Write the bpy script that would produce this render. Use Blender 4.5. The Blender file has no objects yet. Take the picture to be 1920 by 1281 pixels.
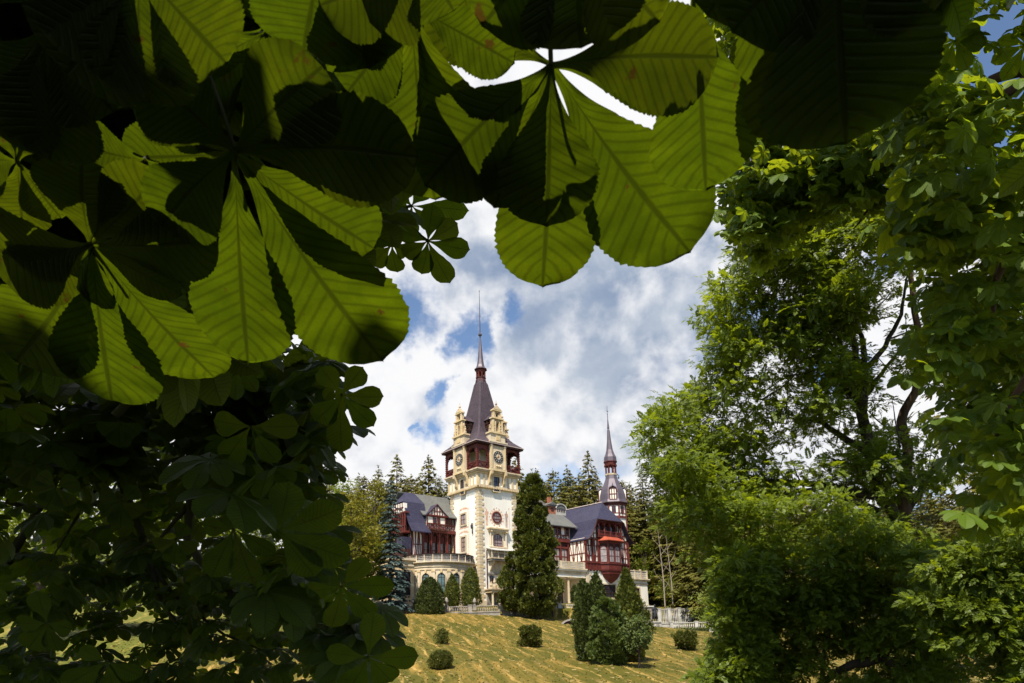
import bpy, math, random
import numpy as np
from mathutils import Vector, Matrix, Quaternion
C = bpy.context.scene.collection
SC = bpy.context.scene
# ------------------------------------------------------------------ camera
FPX = 1280.0; XC = 960.0; YC = 934.0; PITCH = math.atan(.2156); ROLL = .028
_R0 = np.array([1., 0, 0]); _U0 = np.array([0, -math.sin(PITCH), math.cos(PITCH)]); FW = np.array([0, math.cos(PITCH), math.sin(PITCH)])
RT = _R0*math.cos(ROLL)-_U0*math.sin(ROLL); UP = _U0*math.cos(ROLL)+_R0*math.sin(ROLL)
cd = bpy.data.cameras.new('camera'); cam = bpy.data.objects.new('camera', cd); C.objects.link(cam)
cd.sensor_width = 36; cd.lens = 36*FPX/1920; cd.shift_y = (YC-640.5)/1920; cd.clip_start = .05; cd.clip_end = 5000
cam.matrix_world = Matrix(((RT[0], UP[0], -FW[0], 0), (RT[1], UP[1], -FW[1], 0), (RT[2], UP[2], -FW[2], 0), (0, 0, 0, 1)))
cd.dof.use_dof = True; cd.dof.focus_distance = 60; cd.dof.aperture_fstop = 20
SC.camera = cam
SC.view_settings.view_transform = 'Standard'; SC.view_settings.look = 'None'; SC.view_settings.exposure = .78; SC.view_settings.gamma = 1
SC.cycles.max_bounces = 8; SC.cycles.transmission_bounces = 6; SC.cycles.diffuse_bounces = 4; SC.cycles.transparent_max_bounces = 8
# ------------------------------------------------------------------ sun and sky
SUN = np.array([-.14, -.52, .845]); SUN /= np.linalg.norm(SUN)
ld = bpy.data.lights.new('sun', 'SUN'); ld.energy = 4.9; ld.angle = math.radians(.5); ld.color = (1, .94, .82)
lo = bpy.data.objects.new('sun', ld); C.objects.link(lo); lo.rotation_euler = Vector(SUN).to_track_quat('Z', 'Y').to_euler(); lo.location = (0, 0, 90)
W = bpy.data.worlds.new("World"); SC.world = W; W.use_nodes = True
class NT:
    def __init__(s, nt): s.t = nt; s.n = nt.nodes; s.l = nt.links
    def add(s, typ, **k):
        n = s.n.new(typ)
        for a, b in k.items():
            if a.startswith('i_'):
                key = a[2:]; key = int(key) if key.isdigit() else key.replace('_', ' ')
                s.put(n.inputs[key], b)
            else: setattr(n, a, b)
        return n
    def put(s, inp, v):
        if hasattr(v, 'links') or hasattr(v, 'is_output'): s.l.new(v, inp)
        else: inp.default_value = v
    def math(s, op, a, b=0., c=0., clamp=False):
        n = s.n.new('ShaderNodeMath'); n.operation = op; n.use_clamp = clamp
        s.put(n.inputs[0], a); s.put(n.inputs[1], b)
        if op in ('MULTIPLY_ADD', 'COMPARE', 'WRAP'): s.put(n.inputs[2], c)
        return n.outputs[0]
    def vmath(s, op, a, b=(0, 0, 0)):
        n = s.n.new('ShaderNodeVectorMath'); n.operation = op; s.put(n.inputs[0], a)
        if op == 'SCALE': s.put(n.inputs['Scale'], b)
        else: s.put(n.inputs[1], b)
        return n.outputs['Value'] if op in ('DOT_PRODUCT', 'LENGTH', 'DISTANCE') else n.outputs[0]
    def noise(s, vec, scale, detail=4, rough=.55, dist=0):
        n = s.n.new('ShaderNodeTexNoise'); s.l.new(vec, n.inputs['Vector']); n.inputs['Scale'].default_value = scale
        n.inputs['Detail'].default_value = detail; n.inputs['Roughness'].default_value = rough; n.inputs['Distortion'].default_value = dist
        return n.outputs['Fac']
    def rmp(s, v, a, b, lo=0., hi=1.):
        n = s.n.new('ShaderNodeMapRange'); n.interpolation_type = 'SMOOTHSTEP'
        s.put(n.inputs['Value'], v); n.inputs['From Min'].default_value = a; n.inputs['From Max'].default_value = b
        n.inputs['To Min'].default_value = lo; n.inputs['To Max'].default_value = hi
        return n.outputs['Result']
    def mix(s, f, a, b, mode='MIX'):
        n = s.n.new('ShaderNodeMix'); n.data_type = 'RGBA'; n.blend_type = mode; n.clamp_factor = True
        s.put(n.inputs[0], f); s.put(n.inputs[6], a); s.put(n.inputs[7], b); return n.outputs[2]
def ray(px, py):
    return FW+RT*(px-XC)/FPX+UP*(YC-py)/FPX
def atY(px, py, Y):
    d = ray(px, py); return d*Y/d[1]
def atD(px, py, D):
    d = ray(px, py); return d*D/np.linalg.norm(d)
def proj(p):
    p = np.asarray(p); w = p@FW
    return np.stack([XC+FPX*(p@RT)/w, YC-FPX*(p@UP)/w, w], -1)
w = NT(W.node_tree); w.n.clear()
out = w.add('ShaderNodeOutputWorld')
sky = w.add('ShaderNodeTexSky', sky_type='NISHITA', sun_disc=False, sun_elevation=math.asin(SUN[2]), sun_rotation=math.atan2(SUN[0], SUN[1]), altitude=900, air_density=1.0, dust_density=.6, ozone_density=2.0)
bsky = w.add('ShaderNodeBackground', i_Color=sky.outputs[0], i_Strength=.10)
geo = w.add('ShaderNodeNewGeometry'); dirv = w.vmath('SCALE', geo.outputs['Incoming'], -1.0)
sx = w.add('ShaderNodeSeparateXYZ'); w.l.new(dirv, sx.inputs[0])
den = w.math('ADD', w.math('MAXIMUM', sx.outputs[2], 0.), .35)
cp = w.add('ShaderNodeCombineXYZ'); w.l.new(w.math('DIVIDE', sx.outputs[0], den), cp.inputs[0]); w.l.new(w.math('DIVIDE', sx.outputs[1], den), cp.inputs[1])
w.l.new(w.math('MULTIPLY', sx.outputs[2], 1.3), cp.inputs[2])
pv = cp.outputs[0]
nb = w.noise(pv, 2.4, 7, .5, .1); nfine = w.noise(dirv, 8.5, 9, .52, .1); nlit = w.noise(w.vmath('ADD', dirv, (-.008, 0, .028)), 8.5, 9, .52, .1)
def wnoise(scale, amt):
    n = w.n.new('ShaderNodeTexNoise'); w.l.new(dirv, n.inputs['Vector']); n.inputs['Scale'].default_value = scale; n.inputs['Detail'].default_value = 5; n.inputs['Roughness'].default_value = .6
    return w.vmath('SCALE', w.vmath('SUBTRACT', n.outputs['Color'], (.5, .5, .5)), amt)
wdir = w.vmath('ADD', w.vmath('ADD', dirv, wnoise(10, .12)), wnoise(40, .03))
def blob(px, py, rad, soft=.5):
    d = ray(px, py); d = d/np.linalg.norm(d)
    dist = w.vmath('DISTANCE', wdir, tuple(d))
    return w.rmp(dist, rad*(1-soft), rad*(1+soft), 1, 0)
cover = w.rmp(w.math('ADD', nb, w.math('MULTIPLY', w.math('SUBTRACT', nfine, .5), .25)), .36, .44)
gap = None
for (x, y, r) in ((765, 570, .036), (745, 610, .026), (865, 628, .026), (895, 640, .022), (966, 590, .022), (835, 733, .018), (822, 815, .022), (700, 560, .02), (790, 800, .010), (1860, 60, .16), (1700, 300, .05), (1560, 700, .03)):
    b = blob(x, y, r, .6); gap = b if gap is None else w.math('MAXIMUM', gap, b)
solid = None
for (x, y, r) in ((860, 520, .05), (780, 680, .06), (940, 640, .035), (1000, 760, .1), (760, 800, .07), (1150, 600, .15), (1300, 400, .1), (1280, 800, .12), (950, 450, .07), (1150, 200, .2), (1500, 800, .1)):
    b = blob(x, y, r, .4); solid = b if solid is None else w.math('MAXIMUM', solid, b)
cover = w.math('MAXIMUM', cover, solid)
cover = w.math('MULTIPLY', cover, w.math('SUBTRACT', 1., gap), clamp=True)
front = w.rmp(sx.outputs[1], -.05, .35); high = w.rmp(sx.outputs[2], .75, .95, 1, 0)
cover = w.math('MULTIPLY', w.math('MULTIPLY', cover, front), high)
gry = w.noise(pv, 2.3, 6, .55, .3)
gryb = None
for (x, y, r, a) in ((1140, 600, .13, 1.), (1200, 500, .1, .9), (1010, 520, .09, .45), (1290, 580, .07, .9), (880, 480, .05, .4), (1140, 850, .05, .55), (800, 700, .05, .25), (1290, 720, .02, .5), (1000, 660, .03, .25)):
    b = w.math('MULTIPLY', blob(x, y, r, .7), a); gryb = b if gryb is None else w.math('MAXIMUM', gryb, b)
g2 = w.math('ADD', w.math('MULTIPLY', w.rmp(gry, .42, .68), .38), gryb, clamp=True)
puff = w.rmp(nfine, .35, .7)
g2 = w.math('MULTIPLY', g2, w.math('SUBTRACT', 1.12, w.math('MULTIPLY', puff, .45)), clamp=True)
relief = w.math('MULTIPLY', w.math('SUBTRACT', nfine, nlit), 2.7)
g2 = w.math('SUBTRACT', g2, relief, clamp=True)
ccol = w.mix(w.rmp(g2, 0., 1.15), (.86, .86, .87, 1), w.mix(w.rmp(w.noise(dirv, 6.5, 7, .55, .2), .36, .64), (.215, .29, .43, 1), (.43, .49, .58, 1)))
bcl = w.add('ShaderNodeBackground', i_Color=ccol, i_Strength=.66)
ms = w.add('ShaderNodeMixShader'); w.l.new(cover, ms.inputs[0]); w.l.new(bsky.outputs[0], ms.inputs[1]); w.l.new(bcl.outputs[0], ms.inputs[2])
w.l.new(ms.outputs[0], out.inputs[0])
# ------------------------------------------------------------------ materials
def material(name):
    m = bpy.data.materials.new(name); m.use_nodes = True; t = NT(m.node_tree); t.n.clear()
    o = t.add('ShaderNodeOutputMaterial'); return m, t, o
def mat_basic(name, col, rough=.8, var=.25, scale=.6, col2=None, bump=0., bscale=8., spec=.3, metal=0., streak=False):
    m, t, o = material(name); tc = t.add('ShaderNodeTexCoord'); v = tc.outputs['Object']
    if streak: v = t.vmath('MULTIPLY', v, (1, 1, .18))
    n = t.noise(v, scale, 6, .62); n2 = t.noise(tc.outputs['Object'], scale*9, 4, .6)
    c2 = col2 or tuple(c*(1-var) for c in col)
    k = t.math('ADD', t.rmp(n, .35, .7), t.math('MULTIPLY', t.math('SUBTRACT', n2, .5), .5), clamp=True)
    c = t.mix(k, (*col, 1), (*c2, 1))
    p = t.add('ShaderNodeBsdfPrincipled', i_Base_Color=c, i_Roughness=rough, i_Metallic=metal); p.inputs['Specular IOR Level'].default_value = spec
    if bump:
        b = t.add('ShaderNodeBump', i_Strength=.6, i_Distance=bump, i_Height=t.noise(tc.outputs['Object'], bscale, 5, .6)); t.l.new(b.outputs[0], p.inputs['Normal'])
    t.l.new(p.outputs[0], o.inputs[0]); return m
def mat_slate(name, col, col2, rows=.32, rough=.45):
    m, t, o = material(name); tc = t.add('ShaderNodeTexCoord'); v = tc.outputs['Object']
    s = t.add('ShaderNodeSeparateXYZ'); t.l.new(v, s.inputs[0])
    row = t.math('FRACT', t.math('DIVIDE', s.outputs[2], rows)); line = t.rmp(row, .0, .22)
    n = t.noise(v, .5, 6, .6); n2 = t.noise(t.vmath('MULTIPLY', v, (3.2, 3.2, 3.2)), 1.3, 3, .7)
    c = t.mix(t.rmp(n, .3, .7), (*col, 1), (*col2, 1)); c = t.mix(t.rmp(n2, .35, .75), c, (col[0]*1.7+.02, col[1]*1.7+.02, col[2]*1.6+.02, 1))
    c = t.mix(t.math('MULTIPLY', t.math('SUBTRACT', 1., line), .35), c, (col[0]*.4, col[1]*.4, col[2]*.4, 1))
    p = t.add('ShaderNodeBsdfPrincipled', i_Base_Color=c, i_Roughness=rough); p.inputs['Specular IOR Level'].default_value = .25
    b = t.add('ShaderNodeBump', i_Strength=.5, i_Distance=.03, i_Height=row); t.l.new(b.outputs[0], p.inputs['Normal'])
    t.l.new(p.outputs[0], o.inputs[0]); return m
def mat_leaf(name, col, tcol, var=.35, rough=.5, mixf=.45, hue2=None, gloss=.35, nscale=1.2):
    m, t, o = material(name); at = t.add('ShaderNodeAttribute', attribute_name='rnd'); r = at.outputs['Fac']
    tc = t.add('ShaderNodeTexCoord'); n = t.noise(tc.outputs['Object'], nscale, 3, .5)
    k = t.math('ADD', t.math('MULTIPLY', r, .6), t.math('MULTIPLY', t.rmp(n, .3, .7), .4), clamp=True)
    h2 = hue2 or (col[0]*1.7, col[1]*1.35, col[2]*.8)
    c = t.mix(k, (col[0]*(1-var), col[1]*(1-var), col[2]*(1-var), 1), (*h2, 1))
    tt = t.mix(k, (tcol[0]*(1-var), tcol[1]*(1-var), tcol[2], 1), (tcol[0]*1.25, tcol[1]*1.1, tcol[2], 1))
    p = t.add('ShaderNodeBsdfPrincipled', i_Base_Color=c, i_Roughness=rough); p.inputs['Specular IOR Level'].default_value = gloss
    tr = t.add('ShaderNodeBsdfTranslucent', i_Color=tt); mx = t.add('ShaderNodeMixShader'); mx.inputs[0].default_value = mixf
    t.l.new(p.outputs[0], mx.inputs[1]); t.l.new(tr.outputs[0], mx.inputs[2]); t.l.new(mx.outputs[0], o.inputs[0]); return m
M = {}
M['plaster'] = mat_basic('plaster', (.80, .765, .69), .9, col2=(.69, .63, .52), scale=.35, bump=.015, streak=True)
M['stone'] = mat_basic('yellow_stone', (.54, .395, .205), .85, col2=(.60, .49, .32), scale=.9, bump=.03, bscale=5)
M['pale_stone'] = mat_basic('pale_stone', (.62, .52, .37), .85, col2=(.38, .29, .18), scale=.5, bump=.02, streak=True)
M['weathered_stone'] = mat_basic('weathered_stone', (.60, .46, .28), .9, col2=(.20, .135, .085), scale=1.6, bump=.04, bscale=4)
M['grey_stone'] = mat_basic('grey_stone', (.30, .265, .225), .9, col2=(.14, .125, .11), scale=.9, bump=.03)
M['white_stone'] = mat_basic('white_stone', (.50, .475, .43), .85, col2=(.30, .28, .24), scale=.7, bump=.02)
M['rubble'] = mat_basic('rubble', (.25, .21, .17), .95, col2=(.12, .10, .08), scale=2.5, bump=.08, bscale=2)
M['timber'] = mat_basic('red_timber', (.135, .026, .018), .6, col2=(.075, .016, .013), scale=1.2, bump=.01)
M['timber_dark'] = mat_basic('dark_timber', (.05, .014, .012), .65, col2=(.028, .010, .010), scale=1.2)
M['awning'] = mat_basic('red_metal', (.36, .075, .035), .5, col2=(.28, .06, .035), scale=1)
M['slate'] = mat_slate('purple_slate', (.038, .027, .036), (.060, .040, .050), rough=.8)
M['slate_blue'] = mat_slate('blue_slate', (.022, .020, .042), (.034, .031, .058), rough=.5)
M['slate_grey'] = mat_slate('grey_slate', (.085, .085, .08), (.125, .12, .105), rough=.6)
M['lead'] = mat_basic('lead_sheet', (.085, .072, .090), .5, col2=(.12, .095, .11), scale=.8, metal=.2, streak=True)
M['cream_trim'] = mat_basic('gutter_trim', (.50, .40, .36), .6, scale=1)
M['glass'] = mat_basic('window_glass', (.018, .02, .025), .08, spec=.8, scale=.5)
M['glass_teal'] = mat_basic('leaded_glass', (.10, .17, .16), .15, col2=(.03, .05, .05), spec=.8, scale=1.2)
M['curtain'] = mat_basic('curtain', (.30, .27, .27), .9, col2=(.2, .17, .18), scale=1.5)
M['blind'] = mat_basic('shutter_panel', (.30, .24, .2), .8, scale=1)
M['fresco'] = mat_basic('fresco_paint', (.52, .27, .17), .9, col2=(.72, .50, .36), scale=1.8)
M['fresco_blue'] = mat_basic('fresco_robe', (.33, .25, .28), .9, col2=(.55, .35, .2), scale=2.2)
M['brick'] = mat_basic('chimney_brick', (.34, .12, .07), .9, scale=2)
M['dial'] = mat_basic('dial_grey', (.045, .045, .05), .6, scale=2)
M['gold'] = mat_basic('gilt', (.5, .33, .12), .4, scale=2, metal=.6)
M['bronze'] = mat_basic('bronze', (.055, .055, .06), .5, scale=2, metal=.5)
M['bark'] = mat_basic('bark', (.085, .06, .045), .95, col2=(.035, .027, .02), scale=1.5, bump=.05, bscale=6, streak=True)
M['bark_red'] = mat_basic('reddish_bark', (.13, .075, .05), .95, col2=(.05, .03, .022), scale=2.2, bump=.05, bscale=6, streak=True)
M['pale_bark'] = mat_basic('pale_bark', (.30, .25, .19), .9, scale=2)
M['twig'] = mat_basic('twig', (.05, .045, .02), .8, scale=8)
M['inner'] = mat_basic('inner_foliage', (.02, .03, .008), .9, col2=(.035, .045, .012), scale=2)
# ------------------------------------------------------------------ mesh building
class MB:
    def __init__(s, T=None): s.v = []; s.f = []; s.m = []; s.T = T
    def pts(s, P):
        i = len(s.v)
        for p in P: s.v.append(tuple(s.T(*p)) if s.T else tuple(p))
        return i
    def face(s, idx, m=0): s.f.append(tuple(idx)); s.m.append(m)
    def box(s, a0, a1, b0, b1, c0, c1, m=0):
        i = s.pts([(a0, b0, c0), (a1, b0, c0), (a1, b1, c0), (a0, b1, c0), (a0, b0, c1), (a1, b0, c1), (a1, b1, c1), (a0, b1, c1)])
        for q in ((0, 3, 2, 1), (4, 5, 6, 7), (0, 1, 5, 4), (1, 2, 6, 5), (2, 3, 7, 6), (3, 0, 4, 7)): s.face([i+k for k in q], m)
        return s
    def prism(s, poly, lo, hi, axis=1, m=0):
        # poly: 2-D points in the other two axes
        n = len(poly)
        def mk(p, h): return (h, p[0], p[1]) if axis == 0 else ((p[0], h, p[1]) if axis == 1 else (p[0], p[1], h))
        i = s.pts([mk(p, lo) for p in poly]+[mk(p, hi) for p in poly])
        s.face([i+k for k in range(n)][::-1], m); s.face([i+n+k for k in range(n)], m)
        for k in range(n): s.face([i+k, i+(k+1) % n, i+n+(k+1) % n, i+n+k], m)
        return s
    def lathe(s, c, prof, n=12, ph=0., m=0, caps=True, a0=0., a1=None):
        full = a1 is None; a1 = 2*math.pi if full else a1; nn = n if full else n+1; rows = []
        for (r, z) in prof:
            rows.append(s.pts([(c[0]+r*math.cos(a0+ph+(a1-a0)*k/n), c[1]+r*math.sin(a0+ph+(a1-a0)*k/n), c[2]+z) for k in range(nn)]))
        for j in range(len(rows)-1):
            for k in range(n):
                k2 = (k+1) % nn; s.face([rows[j]+k, rows[j]+k2, rows[j+1]+k2, rows[j+1]+k], m)
        if caps and full:
            s.face([rows[0]+k for k in range(n)][::-1], m); s.face([rows[-1]+k for k in range(n)], m)
        return s
    def tube(s, P, R, n=7, m=0):
        P = [Vector(p) for p in P]; rows = []; ref = Vector((0.31, .52, .79))
        for j, p in enumerate(P):
            d = (P[min(j+1, len(P)-1)]-P[max(j-1, 0)]).normalized()
            a = d.cross(ref)
            if a.length < .15: a = d.cross(Vector((1, 0, 0)))
            a.normalize(); b = d.cross(a); r = R[j] if hasattr(R, '__len__') else R
            rows.append(s.pts([tuple(p+a*r*math.cos(2*math.pi*k/n)+b*r*math.sin(2*math.pi*k/n)) for k in range(n)]))
        for j in range(len(rows)-1):
            for k in range(n): s.face([rows[j]+k, rows[j]+(k+1) % n, rows[j+1]+(k+1) % n, rows[j+1]+k], m)
        s.face([rows[0]+k for k in range(n)][::-1], m); s.face([rows[-1]+k for k in range(n)], m)
        return s
    def bar(s, p, q, wd, dp, m=0):
        # flat beam on a face frame: p,q are (a,z); n from 0 to dp
        dx, dz = q[0]-p[0], q[1]-p[1]; L = math.hypot(dx, dz); nx, nz = -dz/L*wd/2, dx/L*wd/2
        poly = [(p[0]+nx, p[1]+nz), (q[0]+nx, q[1]+nz), (q[0]-nx, q[1]-nz), (p[0]-nx, p[1]-nz)]
        return s.prism(poly, -.02, dp, 1, m)
    def build(s, name, mats, parent=None, smooth=False, loc=None):
        me = bpy.data.meshes.new(name); me.from_pydata(s.v, [], s.f)
        for mm in (mats if isinstance(mats, (list, tuple)) else [mats]): me.materials.append(M[mm] if isinstance(mm, str) else mm)
        me.polygons.foreach_set('material_index', s.m)
        if smooth: me.polygons.foreach_set('use_smooth', [True]*len(s.f))
        me.update(); o = bpy.data.objects.new(name, me); C.objects.link(o)
        if parent: o.parent = parent
        if loc is not None: o.location = loc
        return o
def tag(o, label=None, cat=None, group=None, kind=None):
    for k, v in (('label', label), ('category', cat), ('group', group), ('kind', kind)):
        if v: o[k] = v
    return o
def empty(name, loc, label, cat, group=None, rz=0.):
    o = bpy.data.objects.new(name, None); C.objects.link(o); o.location = tuple(loc); o.rotation_euler = (0, 0, rz)
    return tag(o, label, cat, group)
def mesh_np(name, V, F, mats, parent=None, uv=None, rnd=None, fm=None, smooth=False, loc=None):
    # V (n,3); F (m,4)
    me = bpy.data.meshes.new(name); nv, nf = len(V), len(F)
    me.vertices.add(nv); me.vertices.foreach_set('co', np.ascontiguousarray(V, dtype=np.float32).ravel())
    me.loops.add(nf*4); me.loops.foreach_set('vertex_index', np.ascontiguousarray(F, dtype=np.int32).ravel())
    me.polygons.add(nf); me.polygons.foreach_set('loop_start', np.arange(0, nf*4, 4, dtype=np.int32))
    try: me.polygons.foreach_set('loop_total', np.full(nf, 4, dtype=np.int32))
    except Exception: pass
    for mm in (mats if isinstance(mats, (list, tuple)) else [mats]): me.materials.append(M[mm] if isinstance(mm, str) else mm)
    if fm is not None: me.polygons.foreach_set('material_index', np.ascontiguousarray(fm, dtype=np.int32))
    me.polygons.foreach_set('use_smooth', np.full(nf, smooth))
    me.update(calc_edges=True)
    if uv is not None:
        l = me.uv_layers.new(name='UVMap'); l.data.foreach_set('uv', np.ascontiguousarray(uv, dtype=np.float32).ravel())
    if rnd is not None:
        a = me.attributes.new('rnd', 'FLOAT', 'FACE'); a.data.foreach_set('value', np.ascontiguousarray(rnd, dtype=np.float32))
    o = bpy.data.objects.new(name, me); C.objects.link(o)
    if parent: o.parent = parent
    if loc is not None: o.location = tuple(loc)
    return o
def smooth(a, b, x):
    t = np.clip((x-a)/(b-a), 0, 1); return t*t*(3-2*t)
# ------------------------------------------------------------------ terrain
RS = np.random.RandomState
def height(x, y):
    x = np.asarray(x, float); y = np.asarray(y, float)
    top = 4.75-.10*x-.02*np.maximum(x-20, 0); top = np.where(x < 0, 4.75-.075*x, top); top = np.clip(top, .8, 9)
    h0 = -1.7+np.zeros_like(x+y)
    low = -4.4-.02*x
    t1 = smooth(2, 38, y); h = h0*(1-t1)+low*t1
    t2 = np.clip((y-42)/(116-42), 0, 1); t2 = t2**1.05
    h = h+(top-low)*t2
    plat = 6.0+1.4*smooth(122, 129, y)
    rp = smooth(62, 52, x)*smooth(-48, -38, x)
    t3 = smooth(117.6, 118.6, y+.0*x)
    tr = np.where(x > 12, smooth(0, 1.4, y-np.where(x < 16, 117.6+(x-12)*5.2, 138.4+.84*(x-16))), t3)
    h = np.where(y > 117, h*(1-tr*rp)+plat*tr*rp, h)
    hill = np.maximum(y-(172-.45*np.clip(x-35, 0, 60)), 0)*.52; hill = 26*(1-np.exp(-hill/26))
    h = h+hill
    h = h+np.maximum(-x-60, 0)*.12*smooth(30, 120, y)+np.maximum(x-60, 0)*.10*smooth(60, 130, y)
    return np.minimum(h, 48)
def vnoise(x, y, s, seed=0):
    # cheap smooth value noise
    r = RS(seed).rand(64, 64); gx = x*s; gy = y*s; i = np.floor(gx).astype(int); j = np.floor(gy).astype(int)
    fx = gx-i; fy = gy-j; fx = fx*fx*(3-2*fx); fy = fy*fy*(3-2*fy)
    a = r[i % 64, j % 64]; b = r[(i+1) % 64, j % 64]; c = r[i % 64, (j+1) % 64]; d = r[(i+1) % 64, (j+1) % 64]
    return (a*(1-fx)+b*fx)*(1-fy)+(c*(1-fx)+d*fx)*fy-.5
SWA = math.radians(-76)   # direction of the hay rows on the slope
def swath(x, y):
    q = x*math.sin(SWA)*-1+y*math.cos(SWA)+1.6*vnoise(x, y, .13, 5)
    return q
def grid(xs, ys):
    X, Y = np.meshgrid(xs, ys); Z = height(X, Y); return X, Y, Z
def grid_mesh(name, X, Y, Z, mat):
    ny, nx = X.shape; V = np.stack([X, Y, Z], -1).reshape(-1, 3); i = np.arange((ny-1)*nx).reshape(ny-1, nx)[:, :-1].ravel()
    F = np.stack([i, i+1, i+nx+1, i+nx], -1); return mesh_np(name, V, F, mat, smooth=True)
# ground material: mown meadow with straw rows near the castle, forest floor uphill
m, t, o = material('meadow'); M['meadow'] = m
tc = t.add('ShaderNodeTexCoord'); v = tc.outputs['Object']; s = t.add('ShaderNodeSeparateXYZ'); t.l.new(v, s.inputs[0])
rot = t.add('ShaderNodeVectorRotate', rotation_type='Z_AXIS', i_Vector=v); rot.inputs['Angle'].default_value = -SWA
rv = t.vmath('MULTIPLY', rot.outputs[0], (.10, 1.3, .5))
warp = t.noise(v, .12, 3, .5)
rs = t.add('ShaderNodeSeparateXYZ'); t.l.new(rot.outputs[0], rs.inputs[0])
row = t.math('SINE', t.math('MULTIPLY', t.math('ADD', rs.outputs[1], t.math('MULTIPLY', warp, 6.)), 2*math.pi/2.1))
n1 = t.noise(rv, 1.0, 7, .65, .4); n2 = t.noise(v, 3.5, 6, .7); n3 = t.noise(v, .06, 3, .5)
k = t.math('ADD', t.math('MULTIPLY', row, .04), n1); k = t.math('ADD', k, t.math('MULTIPLY', t.math('SUBTRACT', n2, .5), .35)); k = t.math('ADD', k, t.math('MULTIPLY', t.math('SUBTRACT', n3, .5), .7))
straw = t.rmp(k, .40, .80)
c = t.mix(straw, (.070, .066, .008, 1), (.27, .168, .036, 1))
c = t.mix(t.rmp(t.noise(v, .35, 5, .6), .42, .7), c, t.mix(straw, (.105, .083, .010, 1), (.20, .128, .026, 1)))
thin = t.math('MULTIPLY', t.rmp(row, .78, .98), t.rmp(t.noise(rv, 1.7, 5, .65), .42, .62))
c = t.mix(t.math('MULTIPLY', thin, .75), c, (.44, .28, .085, 1)); c = t.mix(t.rmp(t.noise(v, 7., 5, .7), .5, .68, 0, .55), c, (.045, .05, .008, 1))
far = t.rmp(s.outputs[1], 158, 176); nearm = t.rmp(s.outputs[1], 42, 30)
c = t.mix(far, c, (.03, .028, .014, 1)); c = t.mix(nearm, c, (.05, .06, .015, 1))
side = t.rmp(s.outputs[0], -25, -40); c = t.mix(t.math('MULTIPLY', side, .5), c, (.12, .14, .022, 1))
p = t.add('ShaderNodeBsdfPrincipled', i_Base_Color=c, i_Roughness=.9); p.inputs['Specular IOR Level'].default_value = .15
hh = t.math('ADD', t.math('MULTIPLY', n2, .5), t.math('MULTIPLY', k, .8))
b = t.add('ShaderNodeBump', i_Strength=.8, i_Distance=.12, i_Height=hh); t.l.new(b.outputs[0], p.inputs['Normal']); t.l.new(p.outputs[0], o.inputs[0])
def cover(a, b, c0, c1, fine, mid, coarse):
    xs = [a]
    while xs[-1] < b:
        x = xs[-1]; xs.append(x+(fine if c0 < x < c1 else (mid if c0-60 < x < c1+60 else coarse)))
    return np.array(xs)
xs = cover(-1500, 1500, -45, 62, .5, 3, 60); ys = cover(-60, 1500, 45, 122, .4, 2, 40)
X, Y, Z = grid(xs, ys)
mask = smooth(44, 50, Y)*smooth(117, 115, Y)*smooth(-45, -40, X)*smooth(62, 58, X)
q = swath(X, Y); Z = Z+mask*(.03*np.sin(q*2*math.pi/2.1)+.05*vnoise(X, Y, .9, 3)+.25*vnoise(X, Y, .2, 4))
g = grid_mesh('lawn', X, Y, Z, 'meadow'); tag(g, kind='structure')
# loose straw and grass tufts lying on the mown slope
def h1(x, y): return float(height(x, y))
m_straw = mat_leaf('straw', (.25, .18, .06), (.2, .14, .03), .35, .8, .2, hue2=(.42, .31, .13), gloss=.1); m_grass = mat_leaf('grass_blades', (.10, .10, .018), (.15, .18, .02), .3, .7, .35, hue2=(.20, .17, .035), gloss=.15)
def tufts(name, N, mat, sd, rowbias, ln, hgt, label):
    r = RS(sd); y = 46+72*r.rand(N*3)**.8; x = (r.rand(N*3)*2-1)*(.72*y)+2; q = swath(x, y); w_ = .5+.5*np.sin(q*2*math.pi/2.1)
    patch = vnoise(x, y, .35, 8)+.5
    keep = (r.rand(N*3) < (w_**3 if rowbias else (1-w_)*.6+.3)*(.3+patch)) & (x > -50) & (x < 62); x = x[keep][:N]; y = y[keep][:N]; n = len(x)
    z = height(x, y)+.03*np.sin(swath(x, y)*2*math.pi/2.1)+.05*vnoise(x, y, .9, 3)+.25*vnoise(x, y, .2, 4)
    a = (SWA+r.randn(n)*.5) if rowbias else r.rand(n)*6.28; L = ln*(.5+r.rand(n)); H = hgt*(.4+r.rand(n))
    dx, dy = np.cos(a)*L/2, np.sin(a)*L/2; wx, wy = -np.sin(a)*.02, np.cos(a)*.02
    V = np.stack([np.stack([x-dx-wx, y-dy-wy, z-.03], -1), np.stack([x+dx-wx, y+dy-wy, z-.03], -1), np.stack([x+dx*.8+wx, y+dy*.8+wy, z+H], -1), np.stack([x-dx*.8+wx, y-dy*.8+wy, z+H*r.rand(n)], -1)], 1).reshape(-1, 3)
    o = mesh_np(name, V, np.arange(4*n).reshape(n, 4), mat, rnd=r.rand(n)); tag(o, label, name.replace('_', ' '), kind='stuff')
tufts('straw', 9000, m_straw, 1, True, .55, .05, 'loose cut straw lying in rows down the mown slope')
tufts('grass', 16000, m_grass, 2, False, .14, .09, 'short green and yellow grass standing between the straw rows')
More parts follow.
